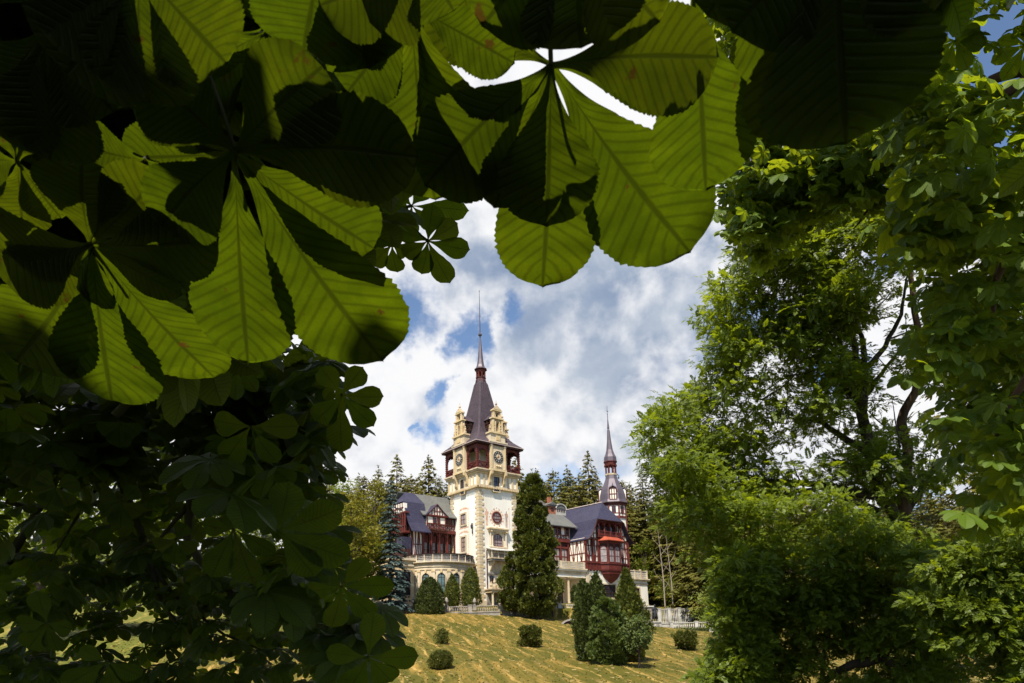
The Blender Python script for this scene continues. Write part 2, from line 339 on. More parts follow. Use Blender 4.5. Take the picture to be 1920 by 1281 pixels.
# ------------------------------------------------------------------ castle
TH = math.radians(40); E1 = np.array([math.cos(TH), math.sin(TH), 0]); E2 = np.array([-math.sin(TH), math.cos(TH), 0])
O = atY(901, 1135, 128.); S = 9.3
def local(u, v, z=0.): return O+E1*u+E2*v+np.array([0, 0, z])
castle = empty('castle', O, 'cream and half timbered castle with tall clock tower, slate spires and red wood galleries', 'castle', rz=TH)
def front(v0): return lambda a, n, z: (a, v0-n, z)
def left(u0): return lambda a, n, z: (u0-n, a, z)
def right(u0): return lambda a, n, z: (u0+n, a, z)
def back(v0): return lambda a, n, z: (a, v0+n, z)
def archpoly(a0, a1, z0, z1, n=10, inset=0.):
    r = (a1-a0)/2-inset; cx = (a0+a1)/2; P = [(a0+inset, z0+inset), (a1-inset, z0+inset)]
    for k in range(n+1): P.append((cx+r*math.cos(math.pi*k/n), z1-(a1-a0)/2+r*math.sin(math.pi*k/n)))
    return P
def ringpoly(mb, outer, inner, lo, hi, m=0):
    # closed band between two equal-length outlines
    n = len(outer); i = mb.pts([(p[0], lo, p[1]) for p in outer]+[(p[0], hi, p[1]) for p in outer]+[(p[0], lo, p[1]) for p in inner]+[(p[0], hi, p[1]) for p in inner])
    for k in range(n):
        j = (k+1) % n
        mb.face([i+n+k, i+n+j, i+3*n+j, i+3*n+k], m); mb.face([i+k, i+j, i+n+j, i+n+k], m); mb.face([i+2*n+k, i+2*n+j, i+3*n+j, i+3*n+k], m)
def window(T, a0, a1, z0, z1, arch=False, nx=2, nz=2, wood='timber', surround=None, sw=.25, glass='glass', fw=.1, sill=None, fan=False):
    mb = MB(T); mats = [wood, surround or wood]
    if arch: outer = archpoly(a0, a1, z0, z1); inner = archpoly(a0, a1, z0, z1, inset=fw)
    else: outer = [(a0, z0), (a1, z0), (a1, z1), (a0, z1)]; inner = [(a0+fw, z0+fw), (a1-fw, z0+fw), (a1-fw, z1-fw), (a0+fw, z1-fw)]
    ringpoly(mb, outer, inner, -.02, .1)
    if surround:
        if arch: big = archpoly(a0-sw, a1+sw, z0-sw*.4, z1+sw)
        else: big = [(a0-sw, z0-sw), (a1+sw, z0-sw), (a1+sw, z1+sw), (a0-sw, z1+sw)]
        ringpoly(mb, big, outer, -.02, .16, 1)
    b = fw*.55; zt = z1-((a1-a0)/2 if arch else 0)
    for k in range(1, nx):
        a = a0+(a1-a0)*k/nx; zz = z1-.1 if not arch else zt+math.sqrt(max(((a1-a0)/2)**2-(a-(a0+a1)/2)**2, 0))-.05
        mb.box(a-b/2, a+b/2, .0, .08, z0+fw, zz)
    for k in range(1, nz):
        z = z0+(zt-z0)*k/nz if not arch else z0+(zt-z0)*k/(nz-1) if nz > 1 else zt
        mb.box(a0+fw, a1-fw, .0, .075, z-b/2, z+b/2)
    if sill: mb.box(a0-sw*1.3, a1+sw*1.3, -.02, .3, z0-.22-(sw if surround and not arch else 0), z0-.0-(sw if surround and not arch else 0), 1)
    w_ = mb.build('window', mats, castle)
    pb = MB(T); pb.prism(inner if not arch else archpoly(a0, a1, z0, z1, inset=fw*.9), -.01, .03); pb.build('pane', glass, w_)
    return w_
def part(name, mats, T=None):
    mb = MB(T); mb.done = lambda parent=castle, smooth=False, label=None: tag(mb.build(name, mats, parent, smooth), label); return mb
# ---- clock tower shaft
p = part('tower_wall', ['plaster', 'pale_stone', 'stone']); p.box(0, S, 0, S, -1.5, 26.1)
p.box(-.15, S+.15, -.15, S+.15, -1.5, .8, 1)
p.done()
def quoin(cu, cv, su, sv):
    q = part('quoins', ['pale_stone', 'stone'], None); k = 0; z = -.2; rr = random.Random(cu*7+cv)
    while z < 22.3:
        L1, L2 = (1.15, .75) if k % 2 else (.75, 1.15)
        x0, x1 = (cu-.09, cu+L1) if su > 0 else (cu-L1, cu+.09); y0, y1 = (cv-.09, cv+L2) if sv > 0 else (cv-L2, cv+.09)
        q.box(x0, x1, y0, y1, z+.03, z+.52, 1 if (rr.random() < .3 or z < 9 and rr.random() < .45) else 0); z += .55; k += 1
    q.done()
quoin(0, 0, 1, 1); quoin(S, 0, -1, 1); quoin(0, S, 1, -1)
# ---- frieze under the loggia
q = part('frieze', ['pale_stone', 'plaster', 'stone'])
q.box(-.28, S+.28, -.28, S+.28, 22.45, 22.75, 2); q.box(-.5, S+.5, -.5, S+.5, 22.75, 23.1, 0)
q.box(-.3, S+.3, -.3, S+.3, 23.1, 25.3, 1); q.box(-.55, S+.55, -.55, S+.55, 25.3, 25.65, 2); q.box(-.8, S+.8, -.8, S+.8, 25.65, 25.95, 0); q.box(-1.0, S+1.0, -1.0, S+1.0, 25.95, 26.2, 0)
for T in (front(-.3), left(-.3)):
    q.T = T
    for a in (-.1, 1.1, 2.15, S-2.15, S-1.1, S+.1): q.box(a-.2, a+.2, -.02, .14, 23.1, 25.3, 2)
    for k in range(24): q.box(-.2+k*.42, -.02+k*.42, .0, .34, 22.5, 22.78, 2)
q.T = None; q.done()
fcen = S/2; FC = 4.15; CB = 1.9      # clock bay centre and half width
for T, fc_ in ((front(-.3), FC), (left(-.3), fcen)):
    for a in (fc_-CB+.15, fc_+CB-.15):
        b = part('bracket', 'stone', T)
        P = [(0, 25.9), (1.15, 25.9), (1.1, 25.3), (.75, 24.9), (.55, 24.4), (.42, 23.7), (.12, 23.1), (0, 23.0)]
        i = b.pts([(a-.24, n, z) for n, z in P]+[(a+.24, n, z) for n, z in P]); n_ = len(P)
        b.face([i+k for k in range(n_)][::-1]); b.face([i+n_+k for k in range(n_)])
        for k in range(n_): b.face([i+k, i+(k+1) % n_, i+n_+(k+1) % n_, i+n_+k])
        b.done()
window(front(-.32), 3.45, 4.85, 22.1, 25.0, nx=2, nz=3, wood='timber_dark', surround='stone', sw=.18)
window(left(-.32), 4.1, 5.35, 21.9, 24.9, arch=True, nx=2, nz=2, wood='timber_dark', surround='stone', sw=.18)
# ---- loggia: red timber posts, arches and railings
LO0, LO1 = 26.2, 31.0; e = .75
p = part('loggia_core', ['plaster', 'timber_dark']); p.box(2.2, S-2.2, 2.2, S-2.2, 26.1, 31.2); p.box(-.7, S+.7, -.7, S+.7, 31.0, 31.15, 1); p.done()
def loggia_bay(T, a0, a1):
    b = part('loggia_arcade', ['timber', 'timber_dark'], T); n = 8
    cx = (a0+a1)/2; r = (a1-a0)/2-.32
    # arched spandrel
    top = [(a0+.3, 30.9)]+[(cx-r*math.cos(math.pi*k/n), 29.15+r*math.sin(math.pi*k/n)*1.0) for k in range(n+1)]+[(a1-.3, 30.9)]
    for k in range(n):
        x0, z0 = top[1+k]; x1, z1 = top[2+k]; b.prism([(x0, z0), (x1, z1), (x1, 31.0), (x0, 31.0)], -.30, -.12)
        mx, mz = (x0+x1)/2, (z0+z1)/2; b.box(mx-.09, mx+.09, -.34, -.08, mz-.16, mz+.05)
    for a in (a0+.17, a1-.17):
        z = 26.2
        b.box(a-.17, a+.17, -.36, -.04, 26.2, 31.0)
        while z < 30.7: b.box(a-.23, a+.23, -.42, .02, z, z+.18); z += .46
        b.bar((a, 28.7), (a+(.55 if a < cx else -.55), 29.9), .14, -.1)
    b.box(a0, a1, -.3, -.1, 27.55, 27.7); b.box(a0, a1, -.3, -.1, 26.35, 26.5); b.box(a0, a1, -.24, -.16, 26.9, 27.0)
    nb_ = max(3, int((a1-a0)/.3))
    for k in range(nb_+1):
        a = a0+(a1-a0)*k/nb_; b.box(a-.06, a+.06, -.26, -.14, 26.4, 27.6)
    b.bar((a0+.3, 26.5), (a1-.3, 27.5), .07, -.13); b.bar((a0+.3, 27.5), (a1-.3, 26.5), .07, -.13)
    b.done()
FRT = front(-e)
for T in (FRT, left(-e), back(S+e), right(S+e)):
    fc_ = FC if T is FRT else fcen; loggia_bay(T, -e, fc_-CB-.1); loggia_bay(T, fc_+CB+.1, S+e)
# ---- clock bays with stacked stone gables
def clock_bay(T, visible=True, c=fcen):
    b = part('clock_bay', ['pale_stone', 'stone', 'plaster'], T)
    b.box(c-CB, c+CB, -.9, .35, 26.05, 32.2, 0); b.box(c-CB-.15, c+CB+.15, -.95, .5, 26.0, 26.5, 1)
    for s_ in (-1, 1): b.box(c+s_*(CB-.22)-.2, c+s_*(CB-.22)+.2, .3, .52, 26.5, 31.4, 1); b.box(c+s_*(CB-.22)-.28, c+s_*(CB-.22)+.28, .3, .58, 31.0, 31.4, 0)
    b.box(c-CB-.1, c+CB+.1, .3, .55, 31.4, 31.7, 1); b.box(c-CB-.3, c+CB+.3, -.9, .75, 31.7, 32.0, 0)
    b.box(c-CB+.05, c+CB-.05, -.9, .45, 32.0, 33.6, 0); b.box(c-.55, c+.55, .4, .6, 32.3, 33.2, 1)
    b.box(c-CB-.15, c+CB+.15, -.9, .7, 33.6, 33.9, 1)
    b.box(c-.9, c+.9, .3, .47, 26.6, 27.35, 1)
    for s_ in (-1, 0, 1): b.lathe((c+s_*.45, .5, 26.95), [(.05, -.2), (.2, 0), (.05, .22)], 8, m=0)
    b.done()
    if not visible: return
    d = part('gable', ['weathered_stone', 'stone', 'timber_dark'], T)
    # second tier with niche
    w2 = 1.3
    ringpoly(d, [(c-w2, 33.9), (c+w2, 33.9), (c+w2, 36.7), (c-w2, 36.7)], [(c-.3, 34.2), (c+.3, 34.2), (c+.3, 35.9), (c-.3, 35.9)], -.2, .35)
    d.box(c-.45, c+.45, -.4, -.1, 33.9, 36.2, 2)
    for s_ in (-1, 1):
        d.box(c+s_*(w2-.2)-.2, c+s_*(w2-.2)+.2, .3, .55, 33.9, 36.4, 1); d.box(c+s_*.52-.12, c+s_*.52+.12, .3, .48, 33.9, 36.2, 1)
        d.prism([(c+s_*w2, 33.9), (c+s_*(w2+.75), 33.9), (c+s_*(w2+.62), 34.5), (c+s_*(w2+.25), 34.9), (c+s_*(w2+.2), 35.7), (c+s_*w2, 36.2)], .0, .3, 1, 0)
        d.lathe((c+s_*(w2+.55), .15, 34.5), [(.14, 0), (.2, .2), (.08, .45), (.14, .6), (.02, .95)], 8)
        for zz in (34.3, 34.9, 35.5): d.lathe((c+s_*.82, .4, zz), [(.04, -.18), (.16, 0), (.04, .18)], 6, m=0)
    d.box(c-w2-.2, c+w2+.2, -.3, .65, 36.7, 36.95, 1)
    # third tier
    w3 = 1.0
    ringpoly(d, [(c-w3, 36.95), (c+w3, 36.95), (c+w3, 38.4), (c-w3, 38.4)], [(c-.3, 37.2), (c+.3, 37.2), (c+.3, 38.1), (c-.3, 38.1)], -.2, .3)
    for s_ in (-1, 1): d.box(c+s_*(w3-.15)-.16, c+s_*(w3-.15)+.16, .25, .45, 36.95, 38.4, 1)
    d.box(c-w3-.2, c+w3+.2, -.3, .55, 38.4, 38.6, 1)
    d.prism([(c-w3-.2, 38.6), (c+w3+.2, 38.6), (c, 39.5)], -.25, .5, 1, 0); d.prism([(c-w3+.25, 38.68), (c+w3-.25, 38.68), (c, 39.25)], .48, .58, 1, 1)
    d.lathe((c, .1, 39.3), [(.28, 0), (.3, .2), (.12, .35), (.24, .6), (.2, .8), (.05, 1.0), (.03, 1.5)], 8, m=0)
    d.done()
    # dark timber housing linking the gable to the roof
    h = part('gable_housing', ['timber_dark', 'slate', 'weathered_stone'], T)
    h.prism([(c-1.25, 36.9), (c+1.25, 36.9), (c+1.0, 37.1), (c, 38.2), (c-1.0, 37.1)], -2.6, -.2, 1, 1)
    for nn in (-2.3, -1.5, -.7):
        for s_ in (-1, 1): h.box(c+s_*.95-.1, c+s_*.95+.1, nn-.1, nn+.1, 33.6, 37.0)
    for s_ in (-1, 1): h.box(c+s_*.95-.08, c+s_*.95+.08, -2.6, -.2, 35.0, 35.2); h.box(c+s_*.95-.14, c+s_*.95+.14, -2.6, -.2, 36.1, 36.25)
    h.box(c-.7, c+.7, -2.7, -2.2, 33.4, 37.0, 2)
    h.done()
clock_bay(front(-.75), c=FC); clock_bay(left(-.75)); clock_bay(back(S+.75)); clock_bay(right(S+.75))
def clock(T, z=28.9, c=fcen):
    d = part('clock', ['dial', 'pale_stone'], T)
    def disc(mb, r, lo, hi, m, n=28): mb.prism([(c+r*math.cos(2*math.pi*k/n), z+r*math.sin(2*math.pi*k/n)) for k in range(n)], lo, hi, 1, m)
    disc(d, 1.3, .3, .42, 1); disc(d, 1.2, .4, .47, 0); disc(d, .55, .45, .50, 1); o_ = d.done()
    for k in range(12):
        a = math.pi*k/6; x, zz = math.cos(a), math.sin(a); wdt = .08 if k % 3 else .13; t_ = MB(T)
        t_.prism([(c+x*.76-zz*wdt/2, z+zz*.76+x*wdt/2), (c+x*1.02-zz*wdt/2, z+zz*1.02+x*wdt/2), (c+x*1.02+zz*wdt/2, z+zz*1.02-x*wdt/2), (c+x*.76+zz*wdt/2, z+zz*.76-x*wdt/2)], .46, .5, 1); t_.build('hour_mark', 'white_stone', o_)
    r_ = MB(T); disc(r_, .2, .49, .53, 0); r_.build('clock_boss', 'awning', o_)
    for (a, L) in ((math.radians(200), .62), (math.radians(95), .95)):
        hd = MB(T); hd.bar((c, z), (c+math.cos(a)*L, z+math.sin(a)*L), .09, .57); hd.build('clock_hand', 'gold', o_)
clock(front(-.75), c=FC); clock(left(-.75))
# ---- tower roof
def sqring(h, z, c=fcen): return [(c-h, c-h, z), (c+h, c-h, z), (c+h, c+h, z), (c-h, c+h, z)]
def octring(R_, z, c=fcen, ph=math.pi/8): return [(c+R_*math.cos(ph+k*math.pi/4), c+R_*math.sin(ph+k*math.pi/4), z) for k in range(8)]
def stack(mb, rings, m=0, cap=True):
    idx = [mb.pts(r) for r in rings]; n = len(rings[0])
    for j in range(len(idx)-1):
        for k in range(n): mb.face([idx[j]+k, idx[j]+(k+1) % n, idx[j+1]+(k+1) % n, idx[j+1]+k], m)
    if cap: mb.face([idx[0]+k for k in range(n)][::-1], m); mb.face([idx[-1]+k for k in range(n)], m)
p = part('tower_roof', ['slate', 'cream_trim', 'timber_dark', 'lead'])
def chring(h, z, ch):   # square with cut corners -> 8 points
    c = fcen; k = h*ch
    return [(c-h+k, c-h, z), (c+h-k, c-h, z), (c+h, c-h+k, z), (c+h, c+h-k, z), (c+h-k, c+h, z), (c-h+k, c+h, z), (c-h, c+h-k, z), (c-h, c-h+k, z)]
hf = S/2+1.35
stack(p, [chring(hf, 31.15, .01), chring(hf-.05, 31.45, .01)], 2); stack(p, [chring(hf+.10, 31.45, .01), chring(hf+.10, 31.58, .01)], 1)
stack(p, [chring(hf, 31.62, .01), chring(4.6, 32.9, .02), chring(3.55, 34.3, .05), chring(3.1, 35.6, .10), chring(2.2, 40.3, .14), chring(1.15, 45.9, .2), chring(.9, 46.5, .29)], 0)
p.done()
# fluted transition below the lantern
p = part('roof_fluting', 'slate')
for k in range(8):
    a = math.pi/8+k*math.pi/4; c = fcen; r1 = 1.02; w_ = .30
    P0 = (c+r1*math.cos(a), c+r1*math.sin(a), 47.0); L = 5.0 if k % 2 else 3.6
    q0 = [(c+r1*math.cos(a-w_), c+r1*math.sin(a-w_), 47.0), (c+(r1+.08)*math.cos(a), c+(r1+.08)*math.sin(a), 47.0), (c+r1*math.cos(a+w_), c+r1*math.sin(a+w_), 47.0)]
    zb = 47-L; rb = (1.15+(45.9-zb)*.1875)*1.085
    i = p.pts(q0+[(c+rb*math.cos(a), c+rb*math.sin(a), zb)]); p.face([i, i+1, i+3]); p.face([i+1, i+2, i+3])
p.done()
p = part('lantern', ['timber', 'timber_dark', 'lead'])
stack(p, [octring(.98, 46.4), octring(1.02, 47.35)], 0); stack(p, [octring(1.12, 47.35), octring(1.12, 47.5)], 1)
for k in range(8):
    a = math.pi/8+k*math.pi/4; x, y = fcen+.88*math.cos(a), fcen+.88*math.sin(a); p.box(x-.11, x+.11, y-.11, y+.11, 47.5, 49.0, 0)
    a2 = a+math.pi/8; x2, y2 = fcen+.82*math.cos(a2), fcen+.82*math.sin(a2); p.lathe((x2, y2, 48.55), [(.05, -.15), (.22, .2), (.24, .45)], 6, m=0)
stack(p, [octring(1.0, 48.8), octring(1.05, 49.15)], 0); p.lathe((fcen, fcen, 47.5), [(.3, 0), (.3, 1.4)], 8, m=1); p.done()
p = part('spire', ['lead', 'slate', 'gold', 'timber_dark'])
stack(p, [octring(1.1, 49.1), octring(1.38, 49.25), octring(1.36, 49.4)], 3)
stack(p, [octring(1.36, 49.4), octring(1.0, 49.75), octring(.78, 50.4), octring(.6, 51.6), octring(.32, 54.6), octring(.16, 56.4), octring(.12, 57.0)], 0)
p.done()
p = part('finial_mast', ['lead', 'gold']); p.lathe((fcen, fcen, 57.0), [(.15, -.5), (.18, 0), (.42, .15), (.42, .4), (.15, .6), (.12, .9), (.10, 3.), (.045, 10.3), (.09, 10.35), (.09, 10.5), (.01, 10.7)], 8); p.box(fcen-.3, fcen+.3, fcen-.03, fcen+.03, 61.6, 61.66, 1); p.done()
# ---- right face of the tower
F_ = front(0)
w_ = window(F_, 3.35, 5.35, 16.1, 18.1, nx=3, nz=3, wood='timber') if False else None
mb = MB(F_); n = 24; zc = 17.0; c = 4.3
circ = lambda r, rz=1.0: [(c+r*math.cos(2*math.pi*k/n), zc+r*rz*math.sin(2*math.pi*k/n)) for k in range(n)]
ringpoly(mb, circ(1.15), circ(.92), -.02, .14)
for q_ in (-.5, .0, .5): mb.box(c+q_-.04, c+q_+.04, .0, .09, zc-math.sqrt(.85-q_*q_), zc+math.sqrt(.85-q_*q_))
for q_ in (-.35, .3): mb.box(c-math.sqrt(.85-q_*q_), c+math.sqrt(.85-q_*q_), .0, .085, zc+q_-.04, zc+q_+.04)
rw = mb.build('window', 'timber', castle); pb = MB(F_); pb.prism(circ(.93), -.01, .03); pb.build('pane', 'curtain', rw); tag(rw, 'round window with red wooden frame')
fr = part('fresco', ['fresco', 'fresco_blue'], F_)
ringpoly(fr, circ(1.42), circ(1.18), -.01, .02)
for k in range(16):
    a = 2*math.pi*k/16; r_ = 1.62+(.18 if k % 4 == 0 else 0); x, zz = c+r_*math.cos(a), zc+r_*math.sin(a)*1.05; rr = .26 if k % 2 else .17
    fr.prism([(x+rr*math.cos(j*math.pi/3+a)*(1 if j % 2 else .6), zz+rr*math.sin(j*math.pi/3+a)*(1 if j % 2 else .6)) for j in range(6)], -.01, .025, 1, 0)
def figure(cx, zb, m, flip=1):
    body = [(-.12, 0), (.1, 0), (.12, 1.1), (.2, 1.15), (.25, 0), (.5, .02), (.48, 1.6), (.55, 2.3), (.8, 2.7), (.62, 2.95), (.3, 2.9), (.24, 3.0), (.28, 3.3), (.1, 3.5), (-.08, 3.3), (-.05, 3.0), (-.35, 2.9), (-.5, 2.2), (-.32, 2.1), (-.2, 2.4), (-.2, 1.5)]
    P = [(cx+flip*x*.72, zb+z*.95) for x, z in body]
    if flip < 0: P = P[::-1]
    fr.prism(P, -.01, .022, 1, m); fr.bar((cx-flip*.55, zb-.1), (cx-flip*.6, zb+4.0), .09, .02)
figure(1.75, 15.2, 0); figure(6.85, 15.2, 1, -1)
for (x, z, r_) in ((1.2, 19.3, .3), (1.5, 18.6, .2), (7.4, 19.0, .2), (2.0, 14.6, .3), (2.3, 14.2, .25)): fr.prism([(x+r_*math.cos(j*math.pi/3)*(1 if j % 2 else .5), z+r_*math.sin(j*math.pi/3)*(1 if j % 2 else .6)) for j in range(6)], -.01, .02)
fr.done()
# aedicule with arched window
a_ = part('window_aedicule', ['stone', 'pale_stone', 'awning'], F_); a0, a1 = 2.2, 6.6
a_.box(a0-.3, a1+.3, -.05, .75, 14.55, 14.8, 0); a_.box(a0-.15, a1+.15, -.05, .55, 14.2, 14.55, 1); a_.box(a0, a1, -.05, .4, 13.9, 14.2, 0)
for x in (a0+.3, a0+.72, a1-.3): a_.lathe((x, .3, 11.2), [(.22, 0), (.17, .2), (.15, 2.3), (.24, 2.7)], 8, m=1)
a_.box(a0, a1, -.05, .55, 10.9, 11.2, 1); a_.box(a0+1.1, a1-.9, .0, .3, 10.7, 11.3, 2)
for x in (a0+.3, a1-.3): a_.box(x-.2, x+.2, .1, .7, 14.0, 14.25, 0)
a_.done()
window(F_, 3.15, 5.55, 11.3, 13.75, arch=True, nx=4, nz=3, wood='timber', surround='pale_stone', sw=.22, glass='curtain')
# stone balcony on corbels under the arched window
b = part('balcony', ['grey_stone', 'white_stone', 'pale_stone'], F_); a0, a1 = 1.8, 8.0; dp = 1.5
i = b.pts([(a0-.2, -.02, 11.0), (a1+.2, -.02, 11.0), (a1+.2, dp+.35, 10.35), (a0-.2, dp+.35, 10.35), (a0-.2, -.02, 10.8), (a1+.2, -.02, 10.8), (a1+.2, dp+.35, 10.22), (a0-.2, dp+.35, 10.22)])
for qd in ((0, 1, 2, 3), (7, 6, 5, 4), (3, 2, 6, 7), (0, 3, 7, 4), (1, 5, 6, 2)): b.face([i+k for k in qd], 1)
b.box(a0, a1, -.02, dp, 8.35, 8.7, 0); b.box(a0-.12, a1+.12, -.02, dp+.12, 8.7, 8.88, 2)
b.box(a0, a1, dp-.25, dp-.03, 9.75, 9.95, 2)
for k in range(5):
    x = a0+.12+(a1-a0-.24)*k/4; b.box(x-.11, x+.11, dp-.25, dp, 8.88, 10.3, 2)
for k in range(18):
    x = a0+.3+(a1-a0-.6)*k/17; b.lathe((x, dp-.13, 8.88), [(.07, 0), (.1, .3), (.05, .6), (.08, .87)], 6, m=0)
for x in (a0+.5, a1-1.2): 
    P = [(0, 8.35), (1.35, 8.35), (1.2, 7.9), (.8, 7.6), (.55, 7.1), (.25, 6.7), (0, 6.4)]
    i = b.pts([(x, n_, z) for n_, z in P]+[(x+.4, n_, z) for n_, z in P]); nn = len(P)
    b.face([i+k for k in range(nn)][::-1], 2); b.face([i+nn+k for k in range(nn)], 2)
    for k in range(nn): b.face([i+k, i+(k+1) % nn, i+nn+(k+1) % nn, i+nn+k], 2)
b.box(a0, a1, -.02, .35, 5.85, 6.15, 0); b.box(a0+1, a1-1, -.02, .2, 6.15, 8.35, 2)
b.done()
window(F_, 2.3, 3.15, 4.3, 5.6, nx=1, nz=1, wood='timber_dark'); window(F_, 5.2, 6.0, 4.3, 5.5, nx=1, nz=1, wood='timber_dark')
p = part('drainpipe', 'timber_dark'); p.tube([(1.62, -.12, -.2), (1.62, -.12, 10.4)], .09, 6); p.done()
# painted surrounds and windows on the left face
L_ = left(0)
window(L_, 4.2, 5.75, 15.95, 18.0, nx=2, nz=2, wood='timber', surround='pale_stone', sw=.3, glass='curtain')
window(L_, 4.35, 5.7, 10.6, 13.45, nx=2, nz=3, wood='timber', surround='pale_stone', sw=.3, glass='blind')
def scrolls(z0, z1, a0, a1):
    f = part('fresco', 'fresco', L_); rr = random.Random(int(z0*10))
    def blobs(x, z, r_): f.prism([(x+r_*math.cos(j*math.pi/4)*(1 if j % 2 else .55), z+r_*math.sin(j*math.pi/4)*(1 if j % 2 else .55)) for j in range(8)], -.01, .02)
    k = a0
    while k < a1+.01: blobs(k, z1+.25*math.sin((k-a0)/(a1-a0)*math.pi), .2+.08*rr.random()); blobs(k, z0, .16+.08*rr.random()); k += .33
    z = z0
    while z < z1: blobs(a0-.05, z, .13); blobs(a1+.05, z, .13); z += .42
    f.done()
scrolls(15.3, 18.9, 3.5, 6.4); scrolls(10.0, 14.3, 3.6, 6.4)
p = part('wall_lantern', 'bronze', L_); p.lathe((1.9, .35, 14.6), [(.05, 0), (.2, .1), (.25, .7), (.1, 1.0), (.03, 1.2)], 6); p.box(1.85, 1.95, 0, .4, 15.6, 15.7); p.lathe((1.9, .2, 13.6), [(.02, 0), (.12, .3), (.03, .9)], 6); p.done()
# ---- curved garden room with terrace in front of the left wing
RC = (-6.0, 5.0); RR_ = 6.55
def arc(name, mats, prof, m=0, a0=math.pi*.93, a1=math.pi*2.0, n=36):
    q = MB(); q.lathe((RC[0], RC[1], 0), prof, n, 0, m, False, a0, a1); return q.build(name, mats, castle)
p = MB(); n = 40
def rl(prof, m): p.lathe((RC[0], RC[1], 0), prof, n, 0, m, False, math.pi*.93, 2*math.pi)
rl([(RR_, -1.5), (RR_, .9), (RR_-.12, 1.0), (RR_-.12, 6.1), (RR_, 6.15), (RR_, 6.6), (RR_+.12, 6.65), (RR_+.12, 6.8), (RR_, 6.85), (RR_, 7.2), (RR_+.35, 7.3), (RR_+.5, 7.45), (RR_+.5, 7.6), (RR_-.3, 7.65)], 0)
rl([(0.01, 7.64), (RR_, 7.64)], 1)
p.build('terrace_wall', ['pale_stone', 'grey_stone'], castle)
p = MB(); rl([(RR_-.05, 7.6), (RR_-.05, 7.85), (RR_+.0, 7.85)], 0)
rl([(RR_-.25, 7.85), (RR_-.06, 7.85), (RR_-.06, 8.95), (RR_-.25, 8.95)], 0)
rl([(RR_-.35, 8.95), (RR_+.1, 8.95), (RR_+.14, 9.08), (RR_-.35, 9.12), (RR_-.35, 8.95)], 1)
for k in range(14):
    a = math.pi*.95+k*math.pi*1.03/13; x, y = RC[0]+(RR_-.08)*math.cos(a), RC[1]+(RR_-.08)*math.sin(a)
    p.lathe((x, y, 7.65), [(.16, 0), (.16, 1.3)], 4, a, 2)
    for j in range(1, 9):     # pierced tracery between the piers
        aa = a+j*math.pi*1.03/13/9; x, y = RC[0]+(RR_-.03)*math.cos(aa), RC[1]+(RR_-.03)*math.sin(aa)
        for zz in (8.12, 8.42, 8.7): p.lathe((x, y, zz), [(.02, -.09), (.10, 0), (.02, .09)], 4, aa+j*.4, 1)
p.build('terrace_parapet', ['white_stone', 'timber_dark', 'pale_stone'], castle)
def curvT(ac):
    ca, sa = math.cos(ac), math.sin(ac)
    return lambda a, n, z: (RC[0]+(RR_-.12+n)*ca-a*sa, RC[1]+(RR_-.12+n)*sa+a*ca, z)
for k in range(7):
    ac = math.radians(180+12+k*24.5); T = curvT(ac)
    window(T, -.72, .72, 1.7, 5.5, arch=True, nx=2, nz=3, wood='timber_dark', surround='pale_stone', sw=.2, glass='glass_teal', fw=.13)
    ks = MB(T); ks.box(-.18, .18, -.05, .3, 5.6, 6.2); ks.build('keystone', 'stone', castle)
    T2 = curvT(ac+math.radians(12.25)); ps = MB(T2); ps.box(-.28, .28, -.05, .2, .9, 6.0, 0); ps.box(-.36, .36, -.05, .27, 5.75, 6.1, 1); ps.box(-.36, .36, -.05, .27, .9, 1.25, 1); ps.build('pilaster', ['pale_stone', 'stone'], castle)
# ---- left wing
p = part('left_wing_wall', ['plaster', 'pale_stone', 'timber_dark', 'stone', 'timber'])
p.box(-17.4, -11.3, 3.2, 12, -1.5, 8.2, 3); p.box(-17.5, -11.1, 3.0, 16, -1.5, .9, 1); p.box(-17.5, -11.2, 3.05, 16, 6.9, 7.2, 1); p.box(-17.7, -11.0, 2.8, 16, 7.9, 8.35, 1)
p.box(-11.0, 0, 9.3, 12.6, 7, 15.0, 2); p.box(-8.6, 0, 8.0, 15, 14.7, 18.0, 0); p.box(-9.9, -7.7, 8.0, 12.6, 7.6, 15.0, 0); p.box(-11.0, -8, 8.6, 12.6, 13.9, 19.0, 2)
p.done()
window(front(3.2), -16.2, -13.2, 1.7, 5.9, nx=3, nz=3, wood='timber_dark', surround='pale_stone', sw=.25, fw=.14)
def timbering(T, a0, a1, z0, z1, posts=4, rails=(), braces=True, wd=.2, panel=True, seed=1, mat='timber', lab=None):
    rr = random.Random(seed)
    q = MB(T)
    if panel: q.box(a0, a1, -.1, .02, z0, z1, 1)
    q.box(a0-.05, a1+.05, -.05, .16, z0, z0+wd*1.2); q.box(a0-.05, a1+.05, -.05, .15, z1-wd*1.2, z1)
    for k in range(posts+1):
        a = a0+(a1-a0)*k/posts; q.box(a-wd/2, a+wd/2, -.05, .12, z0, z1)
    for r_ in rails: z = z0+(z1-z0)*r_; q.box(a0, a1, -.05, .10, z-wd*.4, z+wd*.4)
    if braces:
        for k in range(posts):
            b0 = a0+(a1-a0)*k/posts; b1 = a0+(a1-a0)*(k+1)/posts
            if k % 2: q.bar((b0+.1, z0+.2), (b1-.1, z1-.2), wd*.7, .085)
            else: q.bar((b1-.1, z0+.2), (b0+.1, z1-.2), wd*.7, .085)
    return q.build('half_timbering', [mat, 'plaster'], castle)
F8 = front(8.0)
timbering(F8, -9.9, -7.7, 7.6, 14.6, 3, (.3, .6), seed=2); timbering(left(-9.9), 8.0, 9.6, 7.6, 14.6, 2, (.35, .7))
timbering(F8, -6.2, 0, 14.9, 15.9, 14, (), True, .12, seed=3); timbering(F8, -6.2, 0, 15.9, 17.8, 7, (.1,), False, .16)
